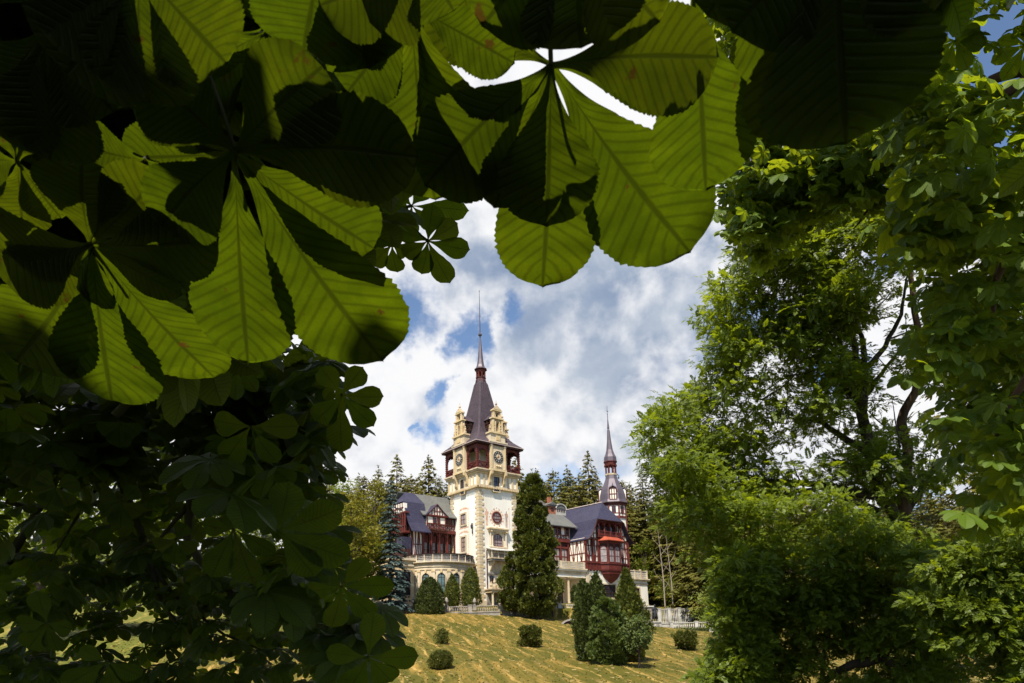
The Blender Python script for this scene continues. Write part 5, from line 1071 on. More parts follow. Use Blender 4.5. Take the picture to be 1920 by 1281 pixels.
protos = [conifer((0, 0, -500), 26, 5.2, 'x', 'spruce', 40, droop=.3, dens=1.8, sz=.95, p=.7), conifer((0, 0, -500), 26, 5.6, 'x', 'spruce', 41, droop=.45, dens=1.8, sz=.98, p=.6), conifer((0, 0, -500), 26, 6.2, 'x', 'spruce', 42, droop=.2, dens=1.8, sz=.9, p=.45), conifer((0, 0, -500), 26, 5.8, 'x', 'spruce_gold', 43, droop=.3, dens=1.8, sz=.85, p=.6)]
def place_sp(px, top, Y, lab, k, group=FG, wide=1., sd=0):
    q = at_h(px, Y); h = hfor(px, top, Y); c = conifer(q, 1, 1, lab, group=group, seed=int(px)+sd, share=protos[k]); s_ = h/26; c.scale = (wide*max(s_, .85)*1.05, wide*max(s_, .85)*1.05, s_)
for a in sp: place_sp(*a[:3], a[3], a[4])
RG = 'sunlit spruces on the right hillside'
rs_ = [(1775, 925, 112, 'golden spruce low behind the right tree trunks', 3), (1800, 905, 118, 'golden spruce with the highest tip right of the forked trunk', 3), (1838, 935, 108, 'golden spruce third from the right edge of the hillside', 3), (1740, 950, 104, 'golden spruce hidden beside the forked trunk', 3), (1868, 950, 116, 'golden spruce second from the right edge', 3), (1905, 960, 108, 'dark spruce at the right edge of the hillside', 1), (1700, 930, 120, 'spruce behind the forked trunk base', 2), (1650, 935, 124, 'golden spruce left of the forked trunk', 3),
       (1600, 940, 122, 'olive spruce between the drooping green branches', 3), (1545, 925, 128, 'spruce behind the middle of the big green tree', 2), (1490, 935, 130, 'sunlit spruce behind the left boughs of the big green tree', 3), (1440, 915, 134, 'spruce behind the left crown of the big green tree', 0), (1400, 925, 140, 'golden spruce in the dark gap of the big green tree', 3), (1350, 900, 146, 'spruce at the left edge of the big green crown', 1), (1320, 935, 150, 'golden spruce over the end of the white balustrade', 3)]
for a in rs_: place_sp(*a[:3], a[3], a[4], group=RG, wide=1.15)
r = RS(12); FB = 'dark spruces filling the far hillside'   # deeper rows that show only through gaps
for k in range(64):
    px = 560+k*21+r.randint(-8, 8); Y = 205+r.randint(-8, 22)-max(0, px-1250)*.06
    top = (893 if px < 1200 else 925)+r.randint(-12, 24); q = at_h(px, Y); h = max(hfor(px, top, Y), 14)
    c = conifer(q, 1, 1, 'distant dark spruce on the hill behind the castle and the nearer trees', group=FB, seed=k, share=protos[(k*7) % 4]); c.scale = (max(h/26, 1.)*1.15,)*2+(h/26,)
for pr in protos:
    for ch in list(pr.children): bpy.data.objects.remove(ch)
    bpy.data.objects.remove(pr)
# leafy trees at the castle's right flank
B(1215, 1000, 176, 5.5, 'low leafy tree behind the right annexe', seed=51, nc=50, per=60, sz=.5, low=.05)
B(1258, 1075, 166, 4., 'low leafy bush rising behind the white stone screen', seed=52, nc=40, per=60, sz=.4, mat='broad', low=.02)
B(1345, 1085, 120, 5.0, 'round leafy tree at the end of the white balustrade', seed=53, nc=60, per=70, sz=.45, low=.03)
for (px, py, Y, l) in ((1247, 985, 151, 'bare pale tree trunk at the forest edge right of the castle'), (1262, 1005, 150, 'leaning bare grey trunk beside the pale one at the forest edge')):
    q = at_h(px, Y); z1 = float(atY(px, py, Y)[2]); r_ = empty('bare_tree', q, l, 'tree'); b = MB(); H = z1-q[2]; b.tube([(0, 0, -1), (.2, 0, H*.5), (-.3, 0, H)], [.17, .12, .03], 6)
    for k in range(7): zz_ = H*(.4+.08*k); b.tube([(0, 0, zz_), ((-1)**k*1.3, .3, zz_+1.6), ((-1)**k*1.7, .5, zz_+3.)], [.05, .03, .01], 4)
    b.build('trunk', 'pale_bark', r_)
# ------------------------------------------------------------------ big trees framing the view
def inpoly(px, py, poly):
    c = np.zeros(len(px), bool); n = len(poly)
    for i in range(n):
        x0, y0 = poly[i]; x1, y1 = poly[(i+1) % n]
        k = ((y0 > py) != (y1 > py)) & (px < (x1-x0)*(py-y0)/((y1-y0) or 1e-9)+x0); c ^= k
    return c
def sample(r, poly, n, gaps=()):
    P = np.array(poly); lo, hi = P.min(0), P.max(0); out = np.zeros((0, 2))
    while len(out) < n:
        q = lo+(hi-lo)*r.rand(n*3, 2); k = inpoly(q[:, 0], q[:, 1], poly)
        for (gx, gy, gr, pr) in gaps: k &= ~((np.hypot(q[:, 0]-gx, q[:, 1]-gy) < gr) & (r.rand(len(q)) < pr))
        out = np.concatenate([out, q[k]])
    return out[:n]
def wpts(px, D): return np.array([atD(x, y, d) for (x, y), d in zip(px, D)])
def limb(mb, pix, D, rad, n=7):
    P = [atD(x, y, D if not hasattr(D, '__len__') else D[i]) for i, (x, y) in enumerate(pix)]
    # subdivide for a gnarled line
    Q = []; Rr = []; rr = RS(int(abs(pix[0][0]*7+pix[-1][1]*3)) % 9999)
    for i in range(len(P)-1):
        for k in range(4):
            t_ = k/4; Q.append(P[i]*(1-t_)+P[i+1]*t_+(rr.randn(3)*rad[i]*.22 if k else 0)); Rr.append(rad[i]*(1-t_)+rad[i+1]*t_)
    Q.append(P[-1]); Rr.append(rad[-1])
    if isinstance(mb, tuple):
        nm, mt, par, og = mb; m2 = MB(lambda x, y, z: (x-og[0], y-og[1], z-og[2])); m2.tube(Q, Rr, n); m2.build(nm, mt, par, True)
    else: mb.tube(Q, Rr, n)
# forked ash tree on the right, about 25 m away
AD = 26.
q0 = atD(1745, 1400, AD); ash = empty('ash_tree', (q0[0], q0[1], h1(q0[0], q0[1])), 'big feathery leaved tree with a forked reddish trunk filling the right side', 'tree'); AO = np.array(ash.location)
mb = MB(lambda x, y, z: (x-AO[0], y-AO[1], z-AO[2]))
limb(mb, [(1770, 1560), (1745, 1281), (1715, 1110), (1693, 1010), (1690, 960)], AD, [.40, .35, .31, .28, .25])
limb(mb, [(1690, 970), (1702, 900), (1703, 850), (1690, 790), (1720, 720), (1727, 650), (1712, 560), (1706, 490), (1712, 420)], AD, [.22, .19, .17, .15, .13, .11, .09, .07, .04])
mb.build('trunk', 'bark_red', ash, True)
mb = ('branch', 'bark', ash, AO)
limb(mb, [(1690, 985), (1655, 940), (1643, 880), (1622, 800), (1612, 740), (1607, 690), (1600, 640), (1585, 560), (1560, 500), (1545, 450)], AD-.3, [.2, .21, .2, .18, .15, .13, .1, .08, .06, .03])
limb(mb, [(1618, 780), (1622, 700), (1618, 640), (1605, 600)], AD, [.13, .11, .09, .04]); limb(mb, [(1610, 735), (1570, 680), (1545, 650), (1500, 640)], AD-.5, [.12, .09, .07, .03]); limb(mb, [(1614, 760), (1560, 700), (1530, 680)], AD, [.1, .07, .03])
limb(mb, [(1625, 690), (1660, 650), (1690, 590), (1700, 520)], AD+.3, [.10, .08, .06, .03]); limb(mb, [(1625, 740), (1660, 690), (1700, 640)], AD+.2, [.09, .06, .03]); limb(mb, [(1600, 640), (1590, 570), (1610, 520)], AD, [.09, .06, .03])
limb(mb, [(1632, 850), (1580, 820), (1540, 790), (1500, 785)], AD-.3, [.13, .11, .08, .04]); limb(mb, [(1640, 900), (1590, 870), (1560, 860)], AD, [.1, .07, .04]); limb(mb, [(1607, 750), (1570, 620), (1530, 570)], AD-.2, [.1, .06, .03])
limb(mb, [(1640, 930), (1560, 912), (1490, 905), (1410, 895), (1330, 880)], AD-1, [.14, .12, .10, .07, .03]); limb(mb, [(1650, 960), (1540, 915), (1480, 925), (1460, 960)], AD-1.5, [.11, .08, .06, .02]); limb(mb, [(1700, 960), (1740, 900), (1755, 870), (1790, 860)], AD, [.13, .09, .06, .03])
limb(mb, [(1700, 1240), (1640, 1236), (1590, 1250), (1540, 1281), (1500, 1330)], AD-4, [.16, .14, .12, .10, .08]); limb(mb, [(1700, 1120), (1620, 1075), (1560, 1060), (1490, 1075), (1420, 1060)], AD-3, [.13, .11, .08, .06, .03]); limb(mb, [(1760, 1070), (1650, 1071), (1430, 1073)], AD-2, [.1, .07, .04]); limb(mb, [(1540, 1281), (1545, 1220), (1560, 1180), (1555, 1140)], AD-4, [.06, .05, .04, .02])
rr = RS(5); mb = MB(lambda x, y, z: (x-AO[0], y-AO[1], z-AO[2]))
for k in range(60):
    x, y = sample(rr, [(1430, 620), (1480, 500), (1700, 500), (1740, 900), (1700, 1200), (1420, 1150), (1330, 900)], 1)[0]; L = 60+70*rr.rand(); a = rr.rand()*3.14
    limb(mb, [(x, y), (x-L*.5*math.cos(a), y-L*.5*math.sin(a)+8), (x-L*math.cos(a), y-L*math.sin(a)+5)], AD+2*rr.randn(), [.035, .022, .008], 4)
tag(mb.build('twigs', 'bark', ash, True), kind='stuff')
def ash_mass(name, polys, per, sz, mat, sd, T=T_pin, parent=ash, flat=.38, org=AO):
    r = RS(sd); Cs = []; Rs = []
    for (poly, n, D0, dD, cr, gaps) in polys:
        px = sample(r, poly, n, gaps); D = D0+dD*(r.rand(n)*2-1); Cs.append(wpts(px, D)); Rs.append(cr*(.6+.8*r.rand(n)))
    Cc = np.concatenate(Cs); Rc = np.concatenate(Rs); P, Dd, Nn, Sc = clump_leaves(r, Cc, Rc, per, sz, flat); P = P-org
    return spray_mesh(name, T, P, Dd, Nn, Sc, mat, parent, sd)
UPG = [(1400, 600, 28, .85), (1445, 680, 32, .85), (1500, 735, 30, .85), (1380, 765, 26, .8), (1300, 800, 24, .7), (1450, 560, 25, .7), (1690, 570, 75, .95), (1650, 640, 60, .9), (1690, 740, 75, .95), (1590, 800, 50, .75), (1560, 870, 60, .75), (1640, 480, 40, .7), (1665, 830, 28, .6), (1740, 830, 60, .85), (1580, 470, 30, .5), (1640, 530, 30, .5), (1470, 790, 45, .6), (1480, 860, 50, .8), (1420, 715, 40, .6), (1660, 740, 30, .5)]
UP_ = [(1318, 590), (1345, 540), (1390, 505), (1375, 450), (1420, 400), (1500, 380), (1600, 380), (1700, 420), (1745, 520), (1735, 800), (1800, 880), (1700, 930), (1600, 930), (1420, 930), (1280, 940), (1215, 850), (1205, 810), (1245, 745), (1300, 738), (1345, 700), (1332, 660), (1345, 620)]
ash_mass('crown', [(UP_, 560, AD, 2.6, .6, UPG)], 46, .31, 'ash_leaf', 3)
ash_mass('crown', [([(1240, 900), (1290, 840), (1400, 930), (1560, 920), (1700, 990), (1800, 1060), (1700, 1130), (1500, 1120), (1430, 1160), (1370, 1130), (1350, 1080), (1300, 1030), (1240, 970)], 230, AD-3, 2.2, .58, [(1500, 1090, 60, .6)]),
    ([(1345, 1040), (1400, 1020), (1430, 1100), (1420, 1281), (1325, 1290), (1365, 1190)], 120, AD-5, 1.5, .5, ()), ([(1370, 1100), (1660, 1080), (1800, 1150), (1800, 1300), (1370, 1300)], 210, AD-3, 2., .5, [(1560, 1245, 45, .8), (1680, 1230, 35, .7)])], 74, .23, 'ash_leaf', 4)
# shaded ash at the far right edge
q0 = atD(1900, 1400, 19); ash2 = empty('ash_tree', (q0[0], q0[1], h1(q0[0], q0[1])), 'leafy green tree in the lower right corner, right of the forked trunk', 'tree'); A2 = np.array(ash2.location)
mb = MB(lambda x, y, z: (x-A2[0], y-A2[1], z-A2[2])); limb(mb, [(1900, 1500), (1890, 1250), (1880, 1060)], 19, [.25, .2, .08]); limb(mb, [(1890, 1250), (1820, 1150), (1780, 1080)], 19, [.1, .07, .02]); mb.build('trunk', 'bark', ash2)
ash_mass('crown', [([(1760, 1060), (1850, 990), (1960, 980), (1960, 1300), (1840, 1300), (1880, 1240), (1760, 1190), (1720, 1130)], 190, 19, 1.6, .42, [(1850, 1250, 60, .8)])], 75, .21, 'ash_leaf', 8, parent=ash2, org=A2)
# dark spruce limbs hanging behind the chestnut at the right
q0 = atD(1990, 1200, 30); c_ = conifer((q0[0], q0[1], q0[2]-2), 17, 6.2, 'dark spruce with bare hanging twigs at the right edge behind the chestnut boughs', 'spruce', 60, droop=.3, dens=1., sz=.5, p=.6)
# ------------------------------------------------------------------ horse chestnuts
Sdir = SUN; LO_g = {}; glow = np.array([atD(x, y, 3.2) for x, y in ((60, 890), (30, 880), (90, 930), (120, 940), (228, 965), (478, 845), (225, 815), (330, 1030))])
def clearance(P, B):
    d = P[:, None, :]-B[None]; t_ = d@Sdir; pr = d-t_[..., None]*Sdir; dist = np.linalg.norm(pr, axis=-1); dist[t_ < 0] = 9; return dist.min(1)
def chest_mass(polys, sd, mat, T, parent, org, name='leaves', hang=.5, tilt=.35):
    r = RS(sd); Ps = []; Ss = []
    for (poly, n, D0, dD, sz, per, cr, gaps) in polys:
        px = sample(r, poly, n, gaps); D = D0+dD*(r.rand(n)*2-1); Cc = wpts(px, D)
        c = np.repeat(Cc, per, 0); d = sph(r, len(c)); d[:, 2] *= .5; c = c+d*cr*(.3+.7*r.rand(len(c)))[:, None]; Ps.append(c); Ss.append(sz*(.65+.6*r.rand(len(c))))
    P = np.concatenate(Ps); Sc = np.concatenate(Ss); n = len(P); a = r.rand(n)*6.283
    D = np.stack([np.cos(a), np.sin(a)-.25, -hang*(.3+1.2*r.rand(n))], -1); Nn = np.stack([.35*r.randn(n), -tilt+.35*r.randn(n), np.ones(n)], -1)
    if org is LO_g.get('o'):
        k_ = clearance(P, glow) > .2; P, D, Nn, Sc = P[k_], D[k_], Nn[k_], Sc[k_]
    return spray_mesh(name, T, P-org, D, Nn, Sc, mat, parent, sd), P
# right chestnut: 6-11 m away
q0 = atD(2350, 900, 9); ct = empty('chestnut_tree', (q0[0], q0[1], h1(q0[0], q0[1])), 'horse chestnut with drooping sunlit boughs hanging in from the right edge', 'tree'); CO = np.array(ct.location)
mb = MB(lambda x, y, z: (x-CO[0], y-CO[1], z-CO[2])); base = np.array(CO)
mb.tube([base-[0, 0, 1], base+[0, 0, 3], base+[-.2, .2, 8], base+[-.4, .5, 13]], [.34, .28, .2, .1], 9); mb.build('trunk', 'bark', ct, True)
mb = ('branch', 'bark_red', ct, CO)
limb(mb, [(2300, 200), (2050, 80), (1860, 150), (1810, 290), (1800, 420)], 9, [.12, .09, .05, .03, .01]); limb(mb, [(1795, -60), (1797, 60), (1800, 110), (1815, 145)], 8.5, [.04, .035, .03, .02])
limb(mb, [(2050, 80), (1850, 190), (1650, 300), (1480, 330)], 10, [.08, .06, .04, .01]); limb(mb, [(2250, 500), (2050, 330), (1920, 400), (1870, 520), (1850, 640)], 7.5, [.08, .06, .045, .03, .01]); limb(mb, [(1650, 300), (1640, 380), (1600, 430)], 10, [.03, .02, .008]); limb(mb, [(1890, 330), (1885, 380), (1900, 450)], 8, [.035, .025, .015])
limb(mb, [(2200, 700), (2020, 600), (1930, 700), (1880, 780), (1860, 840)], 7, [.07, .05, .035, .02, .008]); limb(mb, [(1560, 310), (1520, 360), (1500, 420)], 10, [.02, .015, .006]); limb(mb, [(2050, 80), (1950, -10), (1800, -60), (1600, -90)], 9, [.07, .05, .04, .03])
SKG = [(1890, 80, 115, .97), (1700, 110, 60, .9), (1875, 310, 50, .85), (1850, 60, 20, .8), (1905, 20, 40, .9), (1720, 90, 24, .8), (1700, 140, 18, .7), (1790, 130, 14, .6), (1690, 300, 16, .6), (1425, 292, 14, .9), (1870, 310, 16, .6), (1905, 300, 20, .8)]
RP = [(1745, 640), (1722, 560), (1690, 430), (1700, 330), (1680, 200), (1650, 60), (1650, -60), (2000, -60), (2000, 960), (1915, 985), (1870, 960), (1850, 860), (1800, 800), (1760, 740)]
UPM = [(1362, 340), (1405, 290), (1440, 250), (1700, 230), (1760, 330), (1700, 430), (1640, 380), (1560, 380), (1500, 440), (1420, 470), (1380, 440)]
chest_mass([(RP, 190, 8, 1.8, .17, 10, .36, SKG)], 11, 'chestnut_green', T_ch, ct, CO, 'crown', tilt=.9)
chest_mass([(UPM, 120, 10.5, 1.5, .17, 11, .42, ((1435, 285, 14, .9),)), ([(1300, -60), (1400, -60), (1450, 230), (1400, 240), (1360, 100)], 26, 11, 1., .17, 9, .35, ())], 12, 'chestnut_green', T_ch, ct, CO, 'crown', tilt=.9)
# unseen crown added to this tree above the frame to shade boughs and ash
r = RS(31)
def high(n, c0, c1, z0, z1, x0, x1, keep, rad, sd, sz):
    c = c0+(c1-c0)*r.rand(n*3); z = z0+(z1-z0)*r.rand(n*3); P = np.stack([x0+(x1-x0)*r.rand(n*3), c-.615*z, z], -1); q = proj(P); P = P[(q[:, 2] < .05) | (q[:, 1] < -70)]
    if keep is not None:
        d = P[:, None, :]-keep[None]; t_ = d@SUN; P = P[np.linalg.norm(d-t_[..., None]*SUN, axis=-1).min(1) > rad]
    P = P[:n]; n = len(P); a = r.rand(n)*6.28; D = np.stack([np.cos(a), np.sin(a), -.3+.3*r.randn(n)], -1); Nn = np.stack([.3*r.randn(n), .3*r.randn(n), np.ones(n)], -1)
    spray_mesh('crown', T_ch3, P-CO, D, Nn, sz*(.7+.5*r.rand(n)), 'chestnut_green', ct, sd)
LK = np.array([atD(x, y, 8) for x, y in ((1760, 300), (1720, 360), (1800, 470), (1740, 520), (1790, 560), (1760, 640), (1800, 700), (1850, 800), (1860, 900), (1780, 740), (1900, 560), (1880, 440), (1420, 380), (1480, 400), (1600, 340), (1830, 620))])
high(4200, 6.8, 10, 6.5, 12, 3, 10, LK, .48, 63, .24)
high(2200, 9.3, 12.5, 8, 13, 3, 10, np.array([atD(x, y, 10.5) for x, y in ((1400, 330), (1440, 400), (1500, 340), (1540, 400), (1600, 330), (1650, 370), (1460, 300), (1560, 290))]), .6, 61, .24)
high(4200, 16.5, 24.5, 15.5, 22, 3, 20, np.array([atD(x, y, 23) for x, y in ((1580, 1000), (1650, 1010), (1480, 990), (1540, 960), (1700, 1040), (1450, 950), (1400, 990), (1620, 1080), (1360, 1040), (1310, 960), (1400, 1080), (1500, 1060), (1300, 1000))]), 1.25, 62, .38)
# lower left chestnut: 2.5-6 m away
q0 = atD(-700, 1250, 7); cl = empty('chestnut_tree', (q0[0], q0[1], h1(q0[0], q0[1])), 'shaded horse chestnut whose small dark leaves and twigs fill the lower left', 'tree'); LO_ = np.array(cl.location); LO_g['o'] = LO_
mb = MB(lambda x, y, z: (x-LO_[0], y-LO_[1], z-LO_[2])); mb.tube([LO_-[0, 0, 1], LO_+[0, 0, 3], LO_+[.1, 0, 8]], [.25, .2, .1], 9); mb.build('trunk', 'bark', cl, True)
mb = ('branch', 'twig', cl, LO_)
for pts, D, rad in (([(-250, 700), (-20, 1100), (40, 1010), (70, 960), (130, 860), (150, 780)], 4.5, [.05, .035, .025, .018, .012, .005]), ([(215, 780), (222, 880), (245, 950), (262, 990), (280, 1060), (305, 1130), (330, 1170)], 4, [.03, .024, .02, .018, .016, .012, .006]), ([(355, 860), (357, 960), (352, 1020), (385, 1060), (420, 1100), (460, 1135), (540, 1142), (610, 1110), (625, 1095)], 3.6, [.022, .02, .018, .017, .016, .012, .01, .007, .003]),
    ([(100, 700), (300, 740), (420, 750), (560, 800), (640, 830)], 4.2, [.02, .015, .012, .008, .003]), ([(280, 1060), (330, 1120), (420, 1190), (520, 1230)], 4, [.012, .01, .007, .003]), ([(355, 940), (300, 1010), (230, 1040)], 3.6, [.012, .008, .003]), ([(10, 940), (70, 960), (130, 900)], 4.4, [.014, .01, .005]), ([(222, 860), (170, 930), (120, 1010), (90, 1060)], 4.2, [.012, .01, .006, .003]), ([(280, -60), (340, 60), (372, 160), (400, 260), (420, 420), (330, 640), (215, 780)], 2.2, [.03, .026, .02, .016, .014, .012, .012])):
    limb(mb, pts, D, rad, 6)
LP = [(0, 590), (180, 700), (560, 610), (690, 690), (712, 745), (690, 830), (640, 880), (640, 960), (600, 1000), (480, 1000), (470, 1080), (560, 1060), (640, 1060), (700, 1120), (760, 1230), (740, 1300), (640, 1300), (560, 1260), (400, 1281), (200, 1300), (-40, 1300), (-40, 590)]
LPa = [(0, 590), (180, 700), (560, 600), (640, 680), (655, 745), (620, 830), (590, 880), (560, 900), (0, 880)]
LPb = [(0, 880), (570, 880), (600, 960), (560, 1000), (470, 1080), (600, 1060), (650, 1120), (700, 1230), (680, 1300), (-40, 1300)]
LG_ = [(200, 1185, 60, .93), (130, 1190, 45, .8), (300, 1200, 45, .85), (490, 990, 28, .9), (540, 1010, 22, .9), (390, 1080, 25, .6), (160, 930, 26, .6), (60, 930, 26, .6), (230, 1140, 40, .7), (470, 1165, 24, .7), (560, 1210, 24, .6), (420, 1235, 30, .75), (100, 1085, 25, .5)]
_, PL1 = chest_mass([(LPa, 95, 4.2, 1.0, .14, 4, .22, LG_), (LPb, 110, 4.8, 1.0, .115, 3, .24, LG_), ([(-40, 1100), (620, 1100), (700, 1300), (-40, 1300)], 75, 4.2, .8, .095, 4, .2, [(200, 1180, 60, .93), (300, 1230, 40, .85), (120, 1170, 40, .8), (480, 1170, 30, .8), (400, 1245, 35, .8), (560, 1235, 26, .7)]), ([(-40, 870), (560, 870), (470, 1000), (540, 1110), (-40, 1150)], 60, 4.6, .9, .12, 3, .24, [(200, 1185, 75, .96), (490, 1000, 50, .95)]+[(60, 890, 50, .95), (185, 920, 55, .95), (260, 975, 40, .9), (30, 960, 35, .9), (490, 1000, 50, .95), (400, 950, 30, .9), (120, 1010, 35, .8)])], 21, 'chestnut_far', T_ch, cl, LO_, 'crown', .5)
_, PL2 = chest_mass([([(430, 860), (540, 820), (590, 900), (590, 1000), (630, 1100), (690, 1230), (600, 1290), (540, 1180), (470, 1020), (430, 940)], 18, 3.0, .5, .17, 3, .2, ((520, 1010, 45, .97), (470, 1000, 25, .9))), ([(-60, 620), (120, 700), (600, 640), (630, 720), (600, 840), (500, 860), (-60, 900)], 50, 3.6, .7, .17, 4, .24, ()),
   ([(0, 0), (700, 0), (700, 300), (640, 470), (480, 600), (200, 640), (-40, 640), (-40, 0)], 150, 2.6, .8, .19, 4, .25, ((445, 125, 14, .95),)), ([(1400, -60), (1700, -60), (1640, 100), (1480, 40)], 14, 1.6, .2, .12, 3, .06, ()), ([(690, 180), (800, 150), (840, 260), (740, 290)], 10, 1.5, .2, .12, 3, .06, ())], 22, 'chestnut_far', T_ch, cl, LO_, 'crown', .5)  # last two patches: backing leaves added behind near ones to cut sky light
# mid-distance sprig left of the sky opening (each leaf placed)
def palmate(hub, D, dirs, mat, parent, nlab=None, under=(0, -.55, -.83), bump=.0, petiole=None, seed=0, org=(0, 0, 0), rows=64, cup=.06):
    # hub: pixel of the leaf centre at distance D; dirs: (tip px, tip py, width px, depth shift); all on a plane facing `under`
    r = RS(seed); N_ = unit(np.array(under, float)); H = atD(hub[0], hub[1], D); org = np.array(org)
    mb = MB(lambda x, y, z: (x-org[0], y-org[1], z-org[2]))
    if petiole is not None:
        P2 = atD(petiole[0], petiole[1], D*1.02+.03); mb.tube([H, (H+P2)/2-N_*.006, P2], [.0016*D/.8+.0004, .0016*D/.8, .002*D/.8], 6)
    else: mb.lathe(tuple(H-N_*.002), [(.0005, -.003), (.003*D, 0), (.0005, .003)], 6)
    leaf = mb.build('leaf', 'twig', parent, True)
    for li, (tx, ty, wpx, sh) in enumerate(dirs):
        d = ray(tx, ty); d = d/np.linalg.norm(d); tt = (H@N_)/(d@N_); T_ = d*tt*(1+sh); L = np.linalg.norm(T_-H); X = (T_-H)/L
        Dt = np.linalg.norm((T_+H)/2); Wd = wpx/FPX*Dt*.5*1.02; Zz = unit(np.cross(X, np.cross(N_, X))); Yv = np.cross(Zz, X)
        V = []; UVs = []; cols = (-1, -.66, -.33, 0, .33, .66, 1); bend = cup*(.6+.8*r.rand()); tw = .05*r.randn(); asym = .06*r.randn(); wav = r.rand()*6
        for j in range(rows+1):
            s_ = j/rows
            prof = (.055+.945*smooth(.0, .70, s_)**1.15) if s_ < .7 else math.sqrt(max(0, 1-((s_-.70)/.30)**2.3))*.93+.07*(1-s_)/.3
            wj = Wd*max(prof, .012)
            for c in cols:
                tooth = (1+.017*(1 if j % 2 else -1)+.012*r.randn()) if abs(c) == 1 and j > rows*.3 else 1
                pnt = H+X*(L*(s_+(.028*(1-abs(c))*(1 if s_ > .9 else 0))))+Yv*(wj*c*tooth*(1+asym*c)+tw*L*math.sin(s_*3.1)*.4)
                pnt = pnt+Zz*(-bend*L*s_*s_*.9+.10*wj*abs(c)+.010*L*math.sin(s_*9+wav+c*2)*abs(c)+.004*L*math.sin(s_*40)*abs(c))
                V.append(pnt-org); UVs.append(((c+1)/2, s_))
        V = np.array(V); nc = len(cols); F = []; U = []
        for j in range(rows):
            for c in range(nc-1):
                b = j*nc+c; f_ = (b, b+1, b+nc+1, b+nc); F.append(f_); U += [UVs[q] for q in f_]
        # drop a few faces as insect holes in some leaflets
        o = mesh_np('leaflet', V, np.array(F), mat, leaf, uv=np.array(U), rnd=np.full(len(F), r.rand()), smooth=True)
    return leaf
near = empty('chestnut_tree', (-2.6, -1.6, h1(-2.6, -1.6)), 'horse chestnut overhead whose big backlit leaves hang close across the top and upper left', 'tree'); NO = np.array(near.location)
mb = MB(lambda x, y, z: (x-NO[0], y-NO[1], z-NO[2])); mb.tube([NO-[0, 0, 1], NO+[0, 0, 2.5], NO+[.2, .1, 7], NO+[.5, .4, 11]], [.42, .34, .24, .12], 10); mb.build('trunk', 'bark', near, True)
K = dict(mat='chestnut_leaf', parent=near, org=NO)
lit = []; dark = []
litpts = []
def L(hub, D, dirs, **k):
    kk = dict(K); kk.update(k); dk = kk.pop('dark', False)
    if dk:   # copy of the leaf added just behind it, unseen, to block its light
        rj = RS(kk['seed']+500)
        palmate((hub[0]+rj.randint(-6, 6), hub[1]+rj.randint(-6, 6)), D*1.045, [(hub[0]+(a-hub[0])*.97, hub[1]+(b-hub[1])*.97, w_*.98, s_) for a, b, w_, s_ in dirs], **dict(kk, petiole=None, seed=kk['seed']+300))
    elif kk['parent'] is near:
        for a, b, w_, s_ in dirs:
            for t_ in (.35, .6, .85):
                x, y = hub[0]+(a-hub[0])*t_, hub[1]+(b-hub[1])*t_; n_ = math.hypot(a-hub[0], b-hub[1])
                for q in (-.3, .3): litpts.append(atD(x-(b-hub[1])/n_*w_*q, y+(a-hub[0])/n_*w_*q, D))
    return palmate(hub, D, dirs, **kk)
# (tip x, tip y, width, depth shift)
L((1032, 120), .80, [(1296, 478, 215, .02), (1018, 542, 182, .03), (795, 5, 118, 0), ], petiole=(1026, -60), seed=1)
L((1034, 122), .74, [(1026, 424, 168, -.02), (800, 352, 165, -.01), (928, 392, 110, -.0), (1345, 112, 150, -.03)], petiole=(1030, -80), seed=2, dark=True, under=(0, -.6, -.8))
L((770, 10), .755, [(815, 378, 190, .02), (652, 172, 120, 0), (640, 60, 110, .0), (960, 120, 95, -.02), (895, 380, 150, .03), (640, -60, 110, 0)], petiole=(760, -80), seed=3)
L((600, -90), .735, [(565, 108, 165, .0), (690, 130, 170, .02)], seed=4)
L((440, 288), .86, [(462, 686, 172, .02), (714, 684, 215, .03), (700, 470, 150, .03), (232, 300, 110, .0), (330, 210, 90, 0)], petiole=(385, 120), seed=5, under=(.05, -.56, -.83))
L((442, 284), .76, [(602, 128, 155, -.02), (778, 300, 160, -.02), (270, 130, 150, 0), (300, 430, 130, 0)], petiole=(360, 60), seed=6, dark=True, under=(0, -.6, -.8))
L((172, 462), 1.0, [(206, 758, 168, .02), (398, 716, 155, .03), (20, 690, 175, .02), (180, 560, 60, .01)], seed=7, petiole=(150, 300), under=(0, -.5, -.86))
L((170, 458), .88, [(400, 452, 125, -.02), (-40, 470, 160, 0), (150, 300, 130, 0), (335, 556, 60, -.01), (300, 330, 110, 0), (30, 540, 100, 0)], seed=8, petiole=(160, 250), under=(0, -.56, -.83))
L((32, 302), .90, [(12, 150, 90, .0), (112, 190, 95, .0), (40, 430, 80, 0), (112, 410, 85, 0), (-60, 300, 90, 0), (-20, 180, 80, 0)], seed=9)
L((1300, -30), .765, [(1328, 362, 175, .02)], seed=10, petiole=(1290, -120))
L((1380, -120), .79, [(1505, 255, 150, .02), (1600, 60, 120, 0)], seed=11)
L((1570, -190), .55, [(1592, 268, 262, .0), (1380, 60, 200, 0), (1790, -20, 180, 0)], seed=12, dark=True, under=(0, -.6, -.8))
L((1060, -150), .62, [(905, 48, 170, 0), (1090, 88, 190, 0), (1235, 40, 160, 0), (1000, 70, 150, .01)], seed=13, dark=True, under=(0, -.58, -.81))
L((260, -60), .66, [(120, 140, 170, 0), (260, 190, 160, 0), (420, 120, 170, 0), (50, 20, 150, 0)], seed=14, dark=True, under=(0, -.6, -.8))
L((80, 60), .75, [(-20, 250, 160, 0), (90, 300, 150, 0), (210, 210, 150, 0), (250, 60, 140, 0)], seed=15, dark=True)
